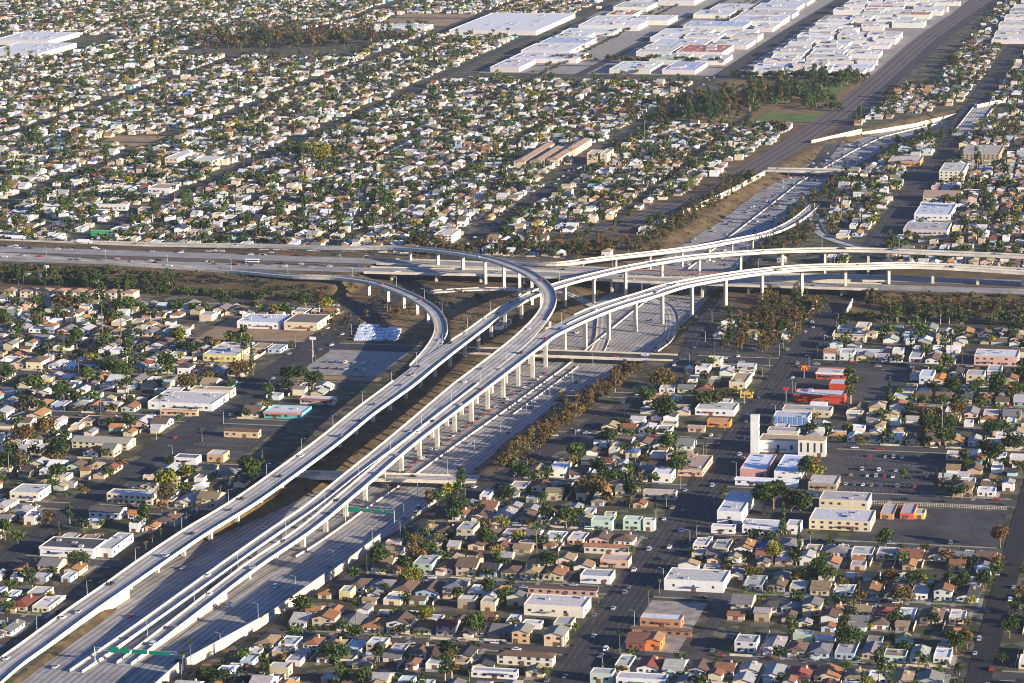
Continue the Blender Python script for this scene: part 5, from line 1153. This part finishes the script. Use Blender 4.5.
# ------------------------------------------------------------------ vehicles
def car_meshes(kind):
    L, Wd, H_ = {'car': (4.6, 1.85, 1.45), 'van': (5.2, 2.0, 2.0), 'pickup': (5.4, 2.0, 1.8), 'truck': (13.5, 2.5, 3.9), 'bus': (12.0, 2.55, 3.1)}[kind]
    y = Wd / 2; body, gl, wh = MB(), MB(), MB()
    def prism(mb, prof, yy, in_=0.0):   # side profile (x,z) list, extruded across
        n = len(prof); vs = [(px, -yy + (in_ if pz > H_ * .62 else 0), pz) for px, pz in prof] + [(px, yy - (in_ if pz > H_ * .62 else 0), pz) for px, pz in prof]
        mb.add(vs, [tuple(range(n - 1, -1, -1)), tuple(range(n, 2 * n))] + [(i, (i + 1) % n, n + (i + 1) % n, n + i) for i in range(n)])
    h = L / 2
    if kind == 'car':
        prism(body, [(-h, .3), (h, .3), (h, .72), (h * .45, .9), (-h * .72, .95), (-h, .85)], y)
        prism(gl, [(h * .42, .9), (h * .12, 1.38), (-h * .45, 1.4), (-h * .75, .95)], y * .9, .12); body.box(-h * .44, h * .1, -y * .74, y * .74, 1.385, 1.46)
    elif kind == 'van':
        prism(body, [(-h, .35), (h, .35), (h, .95), (h * .72, 1.15), (h * .66, 1.2), (-h, 1.2)], y); prism(gl, [(h * .66, 1.2), (h * .42, 1.86), (-h * .93, 1.9), (-h * .97, 1.2)], y * .95, .1); body.box(-h * .92, h * .42, -y * .86, y * .86, 1.87, 2.0)
    elif kind == 'pickup':
        prism(body, [(-h, .4), (h, .4), (h, .95), (h * .45, 1.1), (-h, 1.1)], y); prism(gl, [(h * .42, 1.1), (h * .22, 1.72), (-h * .12, 1.74), (-h * .16, 1.1)], y * .92, .1); body.box(-h * .1, h * .2, -y * .8, y * .8, 1.72, 1.8)
    elif kind == 'truck':
        body.box(-h, h * .58, -y, y, 1.1, H_, bottom=True); body.box(h * .66, h, -y * .95, y * .95, .6, 2.9, bottom=True); gl.box(h * .98, h * 1.005, -y * .8, y * .8, 1.9, 2.7, bottom=True)
    else:
        body.box(-h, h, -y, y, .4, H_, bottom=True); gl.box(-h * .95, h * .95, -y * 1.01, y * 1.01, 1.5, 2.4, bottom=True); gl.box(h * .99, h * 1.005, -y * .85, y * .85, 1.3, 2.6, bottom=True)
    r = .33 if L < 8 else .5
    a = [(r * math.cos(q * .785), r * math.sin(q * .785)) for q in range(8)]
    wh.add([(px, -.12, pz) for px, pz in a] + [(px, .12, pz) for px, pz in a], [tuple(range(7, -1, -1)), tuple(range(8, 16))] + [(i, (i + 1) % 8, 8 + (i + 1) % 8, 8 + i) for i in range(8)])
    return body.mesh('body', ['paint']), gl.mesh('windows', ['carglass']), wh.mesh('wheel', ['rubber']), L, Wd, r
CM = {k: car_meshes(k) for k in ('car', 'van', 'pickup', 'truck', 'bus')}
CCOL = [('white', (0.75, 0.75, 0.74), 5), ('silver', (0.42, 0.43, 0.45), 4), ('black', (0.02, 0.02, 0.022), 3.5), ('grey', (0.15, 0.16, 0.17), 2.5), ('red', (0.40, 0.03, 0.02), 1), ('blue', (0.04, 0.10, 0.30), .8), ('tan', (0.36, 0.28, 0.18), .6)]
g3 = random.Random(21); NC = [0]
def car(x, y, z, ang, kind='car', col=None, zone='', mode='y', noun=None):
    if not vis(x, y, -1) or NC[0] >= 298: return
    if kind == 'car': NC[0] += 1
    c = col or g3.choices(CCOL, [q[2] for q in CCOL])[0]; b_, gl, wh, L, Wd, r = CM[kind]
    root = empty({'car': 'car', 'van': 'van', 'pickup': 'pickup_truck', 'truck': 'semi_trailer_truck', 'bus': 'bus'}[kind], (x, y, z), ang)
    link('body', b_, root, color=c[1]); link('windows', gl, root)
    for sx in (-.6, .62):
        for sy in (-1, 1): link('wheel', wh, root, (sx * L / 2, sy * (Wd / 2 - .1), r))
    meta(root, None, {'car': 'car', 'van': 'van', 'pickup': 'pickup', 'truck': 'lorry', 'bus': 'bus'}[kind], 'vehicles on the roads and lots')
    later(root, c[0], noun or {'car': 'car', 'van': 'van', 'pickup': 'pickup', 'truck': 'articulated lorry', 'bus': 'bus'}[kind], zone, mode)
def kindr(): return g3.choices(['car', 'van', 'pickup'], [7, 2, 1.4])[0]
def on_path(p, n, lanes, zone, z=0.02, s0=0, s1=None, mode='y'):
    s1 = s1 or p.len
    for k in range(n):
        q, ang, nn = p.ev(s0 + (s1 - s0) * (k + g3.uniform(.1, .9)) / n, g3.choice(lanes)); car(q.x, q.y, q.z + z, math.atan2(nn.x, -nn.y), kindr(), None, zone, mode)
PV = {k: v for k, v in PATHS.items()}
for key, n, lanes, zn in (('long left', 34, (-4, 0, 4), 'on the long left viaduct'), ('highest', 13, (-2, 2), 'on the highest curved flyover'), ('broad two', 28, (-2.2, 2.2), 'on the broad right flyover'), ('curved two', 5, (-2, 2), 'on the curved ramp bridge'),
                          ('bright two', 4, (-2, 2), 'on the bright descending ramp'), ('middle wide', 3, (-4, 4), 'on the middle street bridge'), ('nearest plain', 2, (-3, 3), 'on the nearest street bridge'),
                          ('wide level near', 5, (-6, 0, 6), 'on the near crosswise carriageway'), ('wide level far', 6, (-6, 0, 6), 'on the far crosswise carriageway')):
    for lab, p in PATHS.items():
        if lab.startswith(key): on_path(p, n, lanes, zn, mode='x' if 'crosswise' in zn or 'street bridge' in zn else 'y')
for k in range(46):
    y = 1310 + (k + g3.random()) * 1500 / 46; z = lerp(y, *ZF) + .08
    if k % 3 == 0: x = g3.uniform(xl_(y) + 4, md_(y) - 22 if y < 1700 else md_(y) - 8)
    else: x = md_(y) + 4 + 3.7 * g3.randint(0, 7 if y < 1700 else 5)
    if x < xr_(y) - 2: car(x, y, z, math.pi / 2, kindr(), None, 'on the sunken freeway lanes')
for k in range(26):
    y = 1750 + k * 12.6; 
    car(md_(y) - 9 + g3.uniform(-1.5, 1.5), y, -4.92, math.pi / 2 + g3.uniform(-.2, .2), 'car', g3.choice([CCOL[4], CCOL[0], CCOL[2], CCOL[4]]), 'parked under the broad flyover')
x, y = at(563, 394, -5); car(x, y, -4.92, math.pi / 2, 'bus', ('yellow', (0.75, 0.42, 0.02), 1), 'on the sunken freeway beyond the double flyover')
x, y = at(312, 503, 6); 
for k in range(9):
    x = -1090 + k * 45 + g3.uniform(-10, 10); car(x, g3.choice((2390, 2397, 2441, 2448)), 7.12, 0, kindr(), None, 'on the far-left crosswise freeway', 'x')
for (px, py) in ((20, 239), (86, 243)):
    x, y = at(px, py, 7.1); car(x, y - 3, 7.12, 0, 'truck', ('white', (0.72, 0.74, 0.78), 1), 'on the far-left crosswise freeway', 'x')
x, y = at(253, 262, 7.1); car(x, y - 2, 7.12, 0, 'bus', ('white', (0.7, 0.7, 0.72), 1), 'on the left part of the crosswise freeway', 'x')
for k in range(44):
    y = 1320 + (k + g3.random()) * 950 / 44; lane = g3.choice((-10.8, -7, -3.5, 3.5, 7, 10.8)); car(-305 + lane, y, .14, math.pi / 2, kindr(), None, 'on the boulevard')
for k in range(16):
    y = 1800 + (k + g3.random()) * 440 / 16; car(-665 + g3.choice((-11, -7, -3.5, 3.5, 7, 11)), y, .14, math.pi / 2, kindr(), None, 'on the avenue left of the viaduct')
for k in range(10):
    p, a, n = FL.ev(FL.len * (k + g3.random()) / 10, g3.choice((-5.5, -2, 2))); car(p.x, p.y, .2, math.atan2(n.x, -n.y), kindr(), None, 'on the frontage road by the freeway')
for yy, nm in ((1406, 'lowest cross street'), (1514, 'second cross street up'), (1628, 'street below empty lot'), (1736, 'street above empty lot'), (1860, 'street above church'), (2108, 'wide cross street')):
    for (xa, xb, sd_) in ((-285, -125, 'right of the boulevard'), (-440 if yy > 1500 else -465, -325, 'left of the boulevard'), (-760, -690, 'left of the avenue')):
        n = 7 if sd_.startswith('right') else 5
        for k in range(n):
            x = xa + (xb - xa) * (k + g3.random()) / n; car(x, yy + g3.choice((-4.6, 4.6)), .08, 0, kindr(), None, 'on ' + nm + ', ' + sd_.replace('right of the boulevard', 'right half').replace('left of the boulevard', 'middle part').replace('left of the avenue', 'left part'), 'x')
for yy, nm in ((1406, 'lowest cross street'), (1514, 'second cross street up'), (1628, 'street below empty lot'), (1860, 'street above church'), (1982, 'cross street by the red-walled shops')):
    for k in range(5):
        x = -280 + k * 34 + g3.uniform(-8, 8); car(x, yy + g3.choice((-12, 12)), .06, math.pi / 2, kindr(), None, 'in a driveway by ' + nm, 'x')
for k in range(9): car(-112 + g3.choice((-5, 5)), 1390 + k * 24, .14, math.pi / 2, kindr(), None, 'on the dark side street at right')
for r_i, yy in enumerate((1762, 1785, 1800, 1835)):
    for k in range(11):
        if g3.random() < .62: car(-228 + k * 5.2, yy, .06, math.pi / 2, kindr(), None, 'in the church parking lot', 'x')
for k in range(6): car(-286 + 6 * k, 2003 + g3.choice((0, 9)), .06, math.pi / 2, kindr(), None, 'parked by the red-walled shops', 'x')
for k in range(12): car(-640 + (k % 6) * 7, 2030 + (k // 6) * 22, .06, math.pi / 2, kindr(), None, 'in the lot left of the viaduct', 'x')
print('cars', NC[0])
VB = MB()
def mini(x, y, z, along_y, tint):
    L, W2 = 2.3, .9
    def bx(a, b_, c0, c1, i, t_, mi):
        (VB.box(x - W2 + i, x + W2 - i, y + a, y + b_, z + c0, z + c1, mi, t_) if along_y else VB.box(x + a, x + b_, y - W2 + i, y + W2 - i, z + c0, z + c1, mi, t_))
    bx(-L, L, .25, .85, 0, tint, 0); bx(-L * .6, L * .45, .851, 1.3, .1, (.03, .03, .04), 1); bx(-L * .5, L * .3, 1.301, 1.42, .15, tint, 0)
def cc(): return g3.choices(CCOL, [q[2] for q in CCOL])[0][1]
for _ in range(520):
    y0 = g3.choice(EW[:8] + FAR_EW[:8]); x = g3.uniform(-1300, 40); y = y0 + g3.choice((-4.4, 4.4, -13, 13))
    if vis(x, y, 0) and (free(x, y, 0, 0)): mini(x, y, .08, abs(y - y0) > 5, cc())
for _ in range(150):
    y = g3.uniform(2500, 3300); a, b_ = xl_(y) + 3, xr_(y) - 3; mini(g3.uniform(a, b_), y, lerp(y, *ZF) + .07, True, cc())
for _ in range(70):
    x = g3.uniform(-1100, -720); mini(x, g3.choice((2389, 2395, 2401, 2440, 2446, 2452)), 7.1, False, cc())
for _ in range(60):
    y = g3.uniform(2520, 3850); mini(-650 + g3.uniform(-6, 6) - 15 * (y < 3850), y, .15, True, cc())
me = VB.mesh('distant_cars', ['roof_t', 'carglass']); meta(link('distant_cars', me), 'hundreds of small distant cars parked and driving on far streets and freeways', 'cars', kind='stuff')

# ------------------------------------------------------------------ street furniture
def lamp(x, y, z, ang, h, zone, arm=2.2, double=False):
    if not vis(x, y, 0): return
    r = empty('street_lamp', (x, y, z), ang); mb = MB(); mb.tube((0, 0, -.2), (0, 0, h), .16, .09, 6); link('pole', mb.mesh('pole', ['metal']), r)
    for s_ in ((1, -1) if double else (1,)):
        mb = MB(); mb.tube((0, 0, h - .1), (s_ * arm, 0, h + .35), .07, .05, 5); link('arm', mb.mesh('arm', ['metal']), r)
        mb = MB(); mb.box(s_ * arm - .45, s_ * arm + .45, -.2, .2, h + .22, h + .42, bottom=True); link('lamp_head', mb.mesh('lamp_head', ['metal']), r)
    meta(r, None, 'street lamp', 'street lamps'); later(r, 'grey', 'street lamp', zone, 'y')
for k in range(24): lamp(-305 + (13.6 if k % 2 else -13.6), 1330 + k * 40, 0, math.pi if k % 2 else 0, 9, 'along the boulevard')
for k in range(12): lamp(-665 + (14.6 if k % 2 else -14.6), 1700 + k * 50, 0, math.pi if k % 2 else 0, 9, 'along the avenue')
for k in range(16):
    y = 1320 + k * 55; lamp(md_(y) + (31 if y < 1700 else 20), y, lerp(y, *ZF), math.pi, 10.5, 'along the sunken freeway')
for key, zn in (('long left', 'on the long left viaduct'), ('broad two', 'on the broad right flyover'), ('curved two', 'on the curved ramp bridge')):
    for lab, p in PATHS.items():
        if lab.startswith(key):
            s_ = 40
            while s_ < p.len - 20:
                q, a, n = p.ev(s_, 0); wd = 7.3 if 'long' in key else 4.6; wd = wd if 'broad' not in key else (5.2 if s_ < 800 else 9.7)
                q = q - n * wd; lamp(q.x, q.y, q.z + .4, math.atan2(n.y, n.x), 8.5, zn); s_ += 62
for k in range(9): lamp(FL.ev(FL.len * k / 9, 8.6)[0].x, FL.ev(FL.len * k / 9, 8.6)[0].y, 0, math.pi, 9, 'along the frontage road')
for yy in EW[:7]:
    for k in range(9):
        x = -1010 + k * 48 if k < 5 else -455 + (k - 5) * 90
        if not free(x, yy + 14, 0, 0) and yy != 2108: continue
        y = yy + 7.4 * (1 if yy != 2108 else 1.7)
        if not vis(x, y, 0): continue
        r = empty('utility_pole', (x, y, 0)); mb = MB(); mb.tube((0, 0, -.3), (0, 0, 11), .2, .13, 6); link('pole', mb.mesh('pole', ['wood']), r)
        for zc in (10.4, 9.2):
            mb = MB(); mb.box(-1.2, 1.2, -.07, .07, zc, zc + .16, bottom=True); link('crossarm', mb.mesh('crossarm', ['wood']), r)
        meta(r, None, 'utility pole', 'utility poles'); later(r, 'wooden', 'utility pole', near_zone(x, y))
# gantries
def gantry(x0, x1, y, z, h, panels, label):
    r = empty('sign_gantry', (x0, y, z))
    for xx in (0, x1 - x0):
        mb = MB(); mb.tube((xx, 0, -.3), (xx, 0, h + 1.6), .32, .28, 8); link('post', mb.mesh('post', ['metal']), r)
    mb = MB()
    for zz in (h, h + 1.5): mb.tube((0, 0, zz), (x1 - x0, 0, zz), .13, .13, 5)
    n = int((x1 - x0) / 2)
    for k in range(n):
        a = (x1 - x0) * k / n; b_ = (x1 - x0) * (k + 1) / n; mb.tube((a, 0, h + (1.5 if k % 2 else 0)), (b_, 0, h + (0 if k % 2 else 1.5)), .07, .07, 4)
    link('truss', mb.mesh('truss', ['metal']), r)
    for (a, b_, hh) in panels:
        mb = MB(); mb.box(a, b_, -.35, -.2, h - hh * .3, h + hh * .8, bottom=True); link('sign_panel', mb.mesh('sign_panel', ['sign']), r)
    meta(r, label, 'sign gantry')
gantry(-545, -498, 1345, -1.6, 7.2, ((8, 13, 2.8), (14, 18.5, 2.6), (20, 28, 1.8), (29, 40, 1.6)), 'green sign gantry spanning the near freeway lanes at the lower left')
gantry(-503, -473, 1640, -5, 7.6, ((2, 9, 2.6), (10.5, 16, 1.8), (18, 23, 1.6), (25, 28, 1.6)), 'green sign gantry spanning the lanes below the nearest street bridge')
# sound walls
def soundwall(p0, p1, label, h=4.6, mat='soundwall'):
    c = ((p0[0] + p1[0]) / 2, (p0[1] + p1[1]) / 2, tz((p0[0] + p1[0]) / 2 + 3, (p0[1] + p1[1]) / 2)); d = Vector((p1[0] - p0[0], p1[1] - p0[1], 0)); L = d.length
    r = empty('sound_wall', (c[0], c[1], min(c[2], 0)), math.atan2(d.y, d.x)); mb = MB(); mb.box(-L / 2, L / 2, -.2, .2, -1.5, h, bottom=True); link('wall_panel', mb.mesh('wall_panel', [mat]), r)
    mb = MB(); mb.box(-L / 2 - .1, L / 2 + .1, -.3, .3, h + .003, h + .3, bottom=True); link('coping', mb.mesh('coping', ['concrete']), r)
    for k in range(int(L / 12) + 1):
        mb = MB(); mb.box(-.3, .3, -.42, .42, -1.5, h + .1, bottom=True); o = link('pilaster', mb.mesh('pilaster', [mat]), r, (-L / 2 + k * 12 + .3, 0, 0))
    meta(r, label, 'wall', 'sound walls')
soundwall((-497.5, 1250), (-497.5, 1336), 'nearest tall pale sound wall at the bottom edge of the freeway')
soundwall((-496, 1343), (-480, 1424), 'longest bright sound wall on the freeway edge, lower left')
soundwall((-479, 1432), (-473, 1500), 'third pale sound wall up the right freeway edge')
soundwall((-472, 1508), (-467, 1590), 'fourth, shadier sound wall up the right freeway edge', 3.2)
soundwall((-462, 1640), (-458, 1700), 'low pale wall just below the nearest street bridge', 1.6)
for a, b_, l in (((-502, 2740), (-480, 2880), 'white wall beside the railway left of the far street bridge'), ((-480, 2890), (-466, 3010), 'white wall nearest the left end of the far street bridge')): soundwall(a, b_, l, 5, 'concrete')
P_ = [(-452, 3250), (-409, 3352), (-356, 3440), (-300, 3575), (-270, 3640)]
for k in range(4): soundwall(P_[k], P_[k + 1], 'long tan wall on the bend of the far freeway, %s segment from left' % ordinal(k + 1), 4)
# parapet walls at the ends of the boulevard underpass
for xx, nm in ((-319, 'left'), (-291, 'right')):
    r = empty('retaining_wall', (xx, 2300, 0)); mb = MB(); mb.add([(-.4, -34, 0), (.4, -34, 0), (.4, 34, 0), (-.4, 34, 0), (-.4, -34, 1), (.4, -34, 1), (.4, 34, 5), (-.4, 34, 5)], [(0, 1, 5, 4), (1, 2, 6, 5), (2, 3, 7, 6), (3, 0, 4, 7), (4, 5, 6, 7)])
    link('wall_panel', mb.mesh('wall_panel', ['concrete']), r); meta(r, 'pale concrete wing wall on the %s side where the boulevard dips under the flyovers' % nm, 'wall')
# picket fence of the empty lot
r = empty('picket_fence', (-165, 1719, 0))
for k in range(60):
    mb = MB(); mb.box(-.12, .12, -.08, .08, 0, 1.9, bottom=True) if k == 0 else None
    if k == 0: pm = mb.mesh('fence_post', ['concrete'])
    link('fence_post', pm, r, (-38 + k * 1.35, 0, 0))
for zz in (.5, 1.5):
    mb = MB(); mb.box(-38.2, 42.2, -.04, .04, zz, zz + .14, bottom=True); link('rail', mb.mesh('rail', ['concrete']), r)
meta(r, 'white post fence along the far edge of the empty lot', 'fence')
# roadside sign with yellow arches on red
x, y = at(804, 378)
r = empty('pole_sign', (x, y, 0)); mb = MB(); mb.tube((0, 0, 0), (0, 0, 6), .25, .22, 8); link('pole', mb.mesh('pole', ['metal']), r)
mb = MB(); mb.box(-2.9, 2.9, -.3, .3, 5.4, 9.2, bottom=True); link('sign_board', mb.mesh('sign_board', ['wall']), r, color=(0.6, 0.03, 0.02))
mb = MB()
for cx_ in (-.85, .85):
    pr_ = [(cx_ + .85 * math.cos(a), 6.0 + 2.8 * math.sin(a)) for a in np.linspace(0, math.pi, 15)]
    for (a0, z0), (a1, z1) in zip(pr_[:-1], pr_[1:]): mb.tube((a0, -.55, z0), (a1, -.55, z1), .25, .25, 6)
link('arches_emblem', mb.mesh('arches_emblem', ['wall']), r, color=(0.9, 0.55, 0.02)); meta(r, 'tall roadside sign with yellow double arches on a red board', 'sign')
x, y = at(786, 402)
r = empty('pole_sign', (x, y, 0)); mb = MB(); mb.tube((0, 0, 0), (0, 0, 8), .2, .18, 8); link('pole', mb.mesh('pole', ['metal']), r); mb = MB(); mb.box(-1.8, 1.8, -.25, .25, 8.0, 10.4, bottom=True)
link('sign_board', mb.mesh('sign_board', ['wall']), r, color=(0.5, 0.03, 0.03)); meta(r, 'small dark red pole sign left of the red-walled shops', 'sign')
for px, py, h, lab in ((47, 283, 13, 'tall white pole with a pale top at the far-left embankment'), (313, 357, 13, 'tall white billboard post at the avenue crossing'), (243, 329, 12, 'tall white sign pole left of the avenue warehouses')):
    x, y = at(px, py); r = empty('pole_sign', (x, y, 0)); mb = MB(); mb.tube((0, 0, 0), (0, 0, h), .35, .3, 8); link('pole', mb.mesh('pole', ['concrete']), r)
    mb = MB(); mb.box(-2.2, 2.2, -.3, .3, h + .01, h + 2.2, bottom=True); link('sign_board', mb.mesh('sign_board', ['wall']), r, color=WHT); meta(r, lab, 'sign')
# stacked wrapped pallets on waste ground inside the curved ramp
for k in range(44):
    px = 357 + (k % 9) * 4.8 + (k // 9) * 1.2; py = 340 - (k // 9) * 3.2; x, y = at(px, py)
    if k // 9 == 4 and k % 9 > 3: continue
    r = empty('storage_bundle', (x, y, 0)); mb = MB(); L = rng.uniform(1.3, 1.7); mb.box(-L, L, -3.4, 3.4, 0.2, rng.uniform(1.3, 2.2), bottom=True); link('wrapped_stack', mb.mesh('wrapped_stack', ['wall']), r, color=(0.58, 0.68, 0.8))
    mb = MB(); mb.box(-L * .9, L * .9, -3.2, 3.2, 0, .18, bottom=True); link('pallet', mb.mesh('pallet', ['wood']), r)
    meta(r, None, 'bundle', 'pale wrapped bundles'); later(r, 'pale blue wrapped', 'storage bundle', 'in the yard inside the curved ramp')
# railway station platform between the carriageways
r = empty('station_platform', (-440, 2391, 6.6)); mb = MB(); mb.box(-48, 48, -4.5, 4.5, 0, 1.4, bottom=True); link('platform', mb.mesh('platform', ['girder']), r)
mb = MB(); mb.box(-40, 40, -3.4, 3.4, 5.2, 5.6, bottom=True); link('canopy_roof', mb.mesh('canopy_roof', ['roof']), r, color=(0.4, 0.18, 0.12))
for k in range(11): mb = MB(); mb.box(-.25, .25, -.25, .25, 1.4, 5.2); link('canopy_post', mb.mesh('canopy_post', ['metal']), r, (-38 + k * 7.6, 0, 0))
meta(r, 'railway platform with a red-brown canopy between the crosswise freeway carriageways', 'platform')

# ------------------------------------------------------------------ the air
if HAZE:
    m = bpy.data.materials.new('air'); m.use_nodes = True; t = m.node_tree; t.nodes.clear()
    o_ = t.nodes.new('ShaderNodeOutputMaterial'); v_ = t.nodes.new('ShaderNodeVolumePrincipled'); v_.inputs['Density'].default_value = HAZE; v_.inputs['Color'].default_value = (0.86, 0.92, 1.0, 1); v_.inputs['Anisotropy'].default_value = 0.3
    t.links.new(v_.outputs[0], o_.inputs['Volume'])
    mb = MB(); mb.box(-9500, 6500, -3200, 16500, -9, 480, bottom=True); me = mb.mesh('haze', []); me.materials.append(m); meta(link('haze', me), 'thin pale blue afternoon haze over the whole suburb', 'haze', kind='stuff')

write_labels()
# every label: at most 16 words
for o in COL.objects:
    l = o.get('label')
    if l and len(l.split()) > 16: print('LONG', l)

_c = {}
for o in COL.objects:
    if o.get('label') and o.parent is None: _c.setdefault(o['label'], []).append(o.name)
for k, v in _c.items():
    if len(v) > 1: print('DUP', k, v)
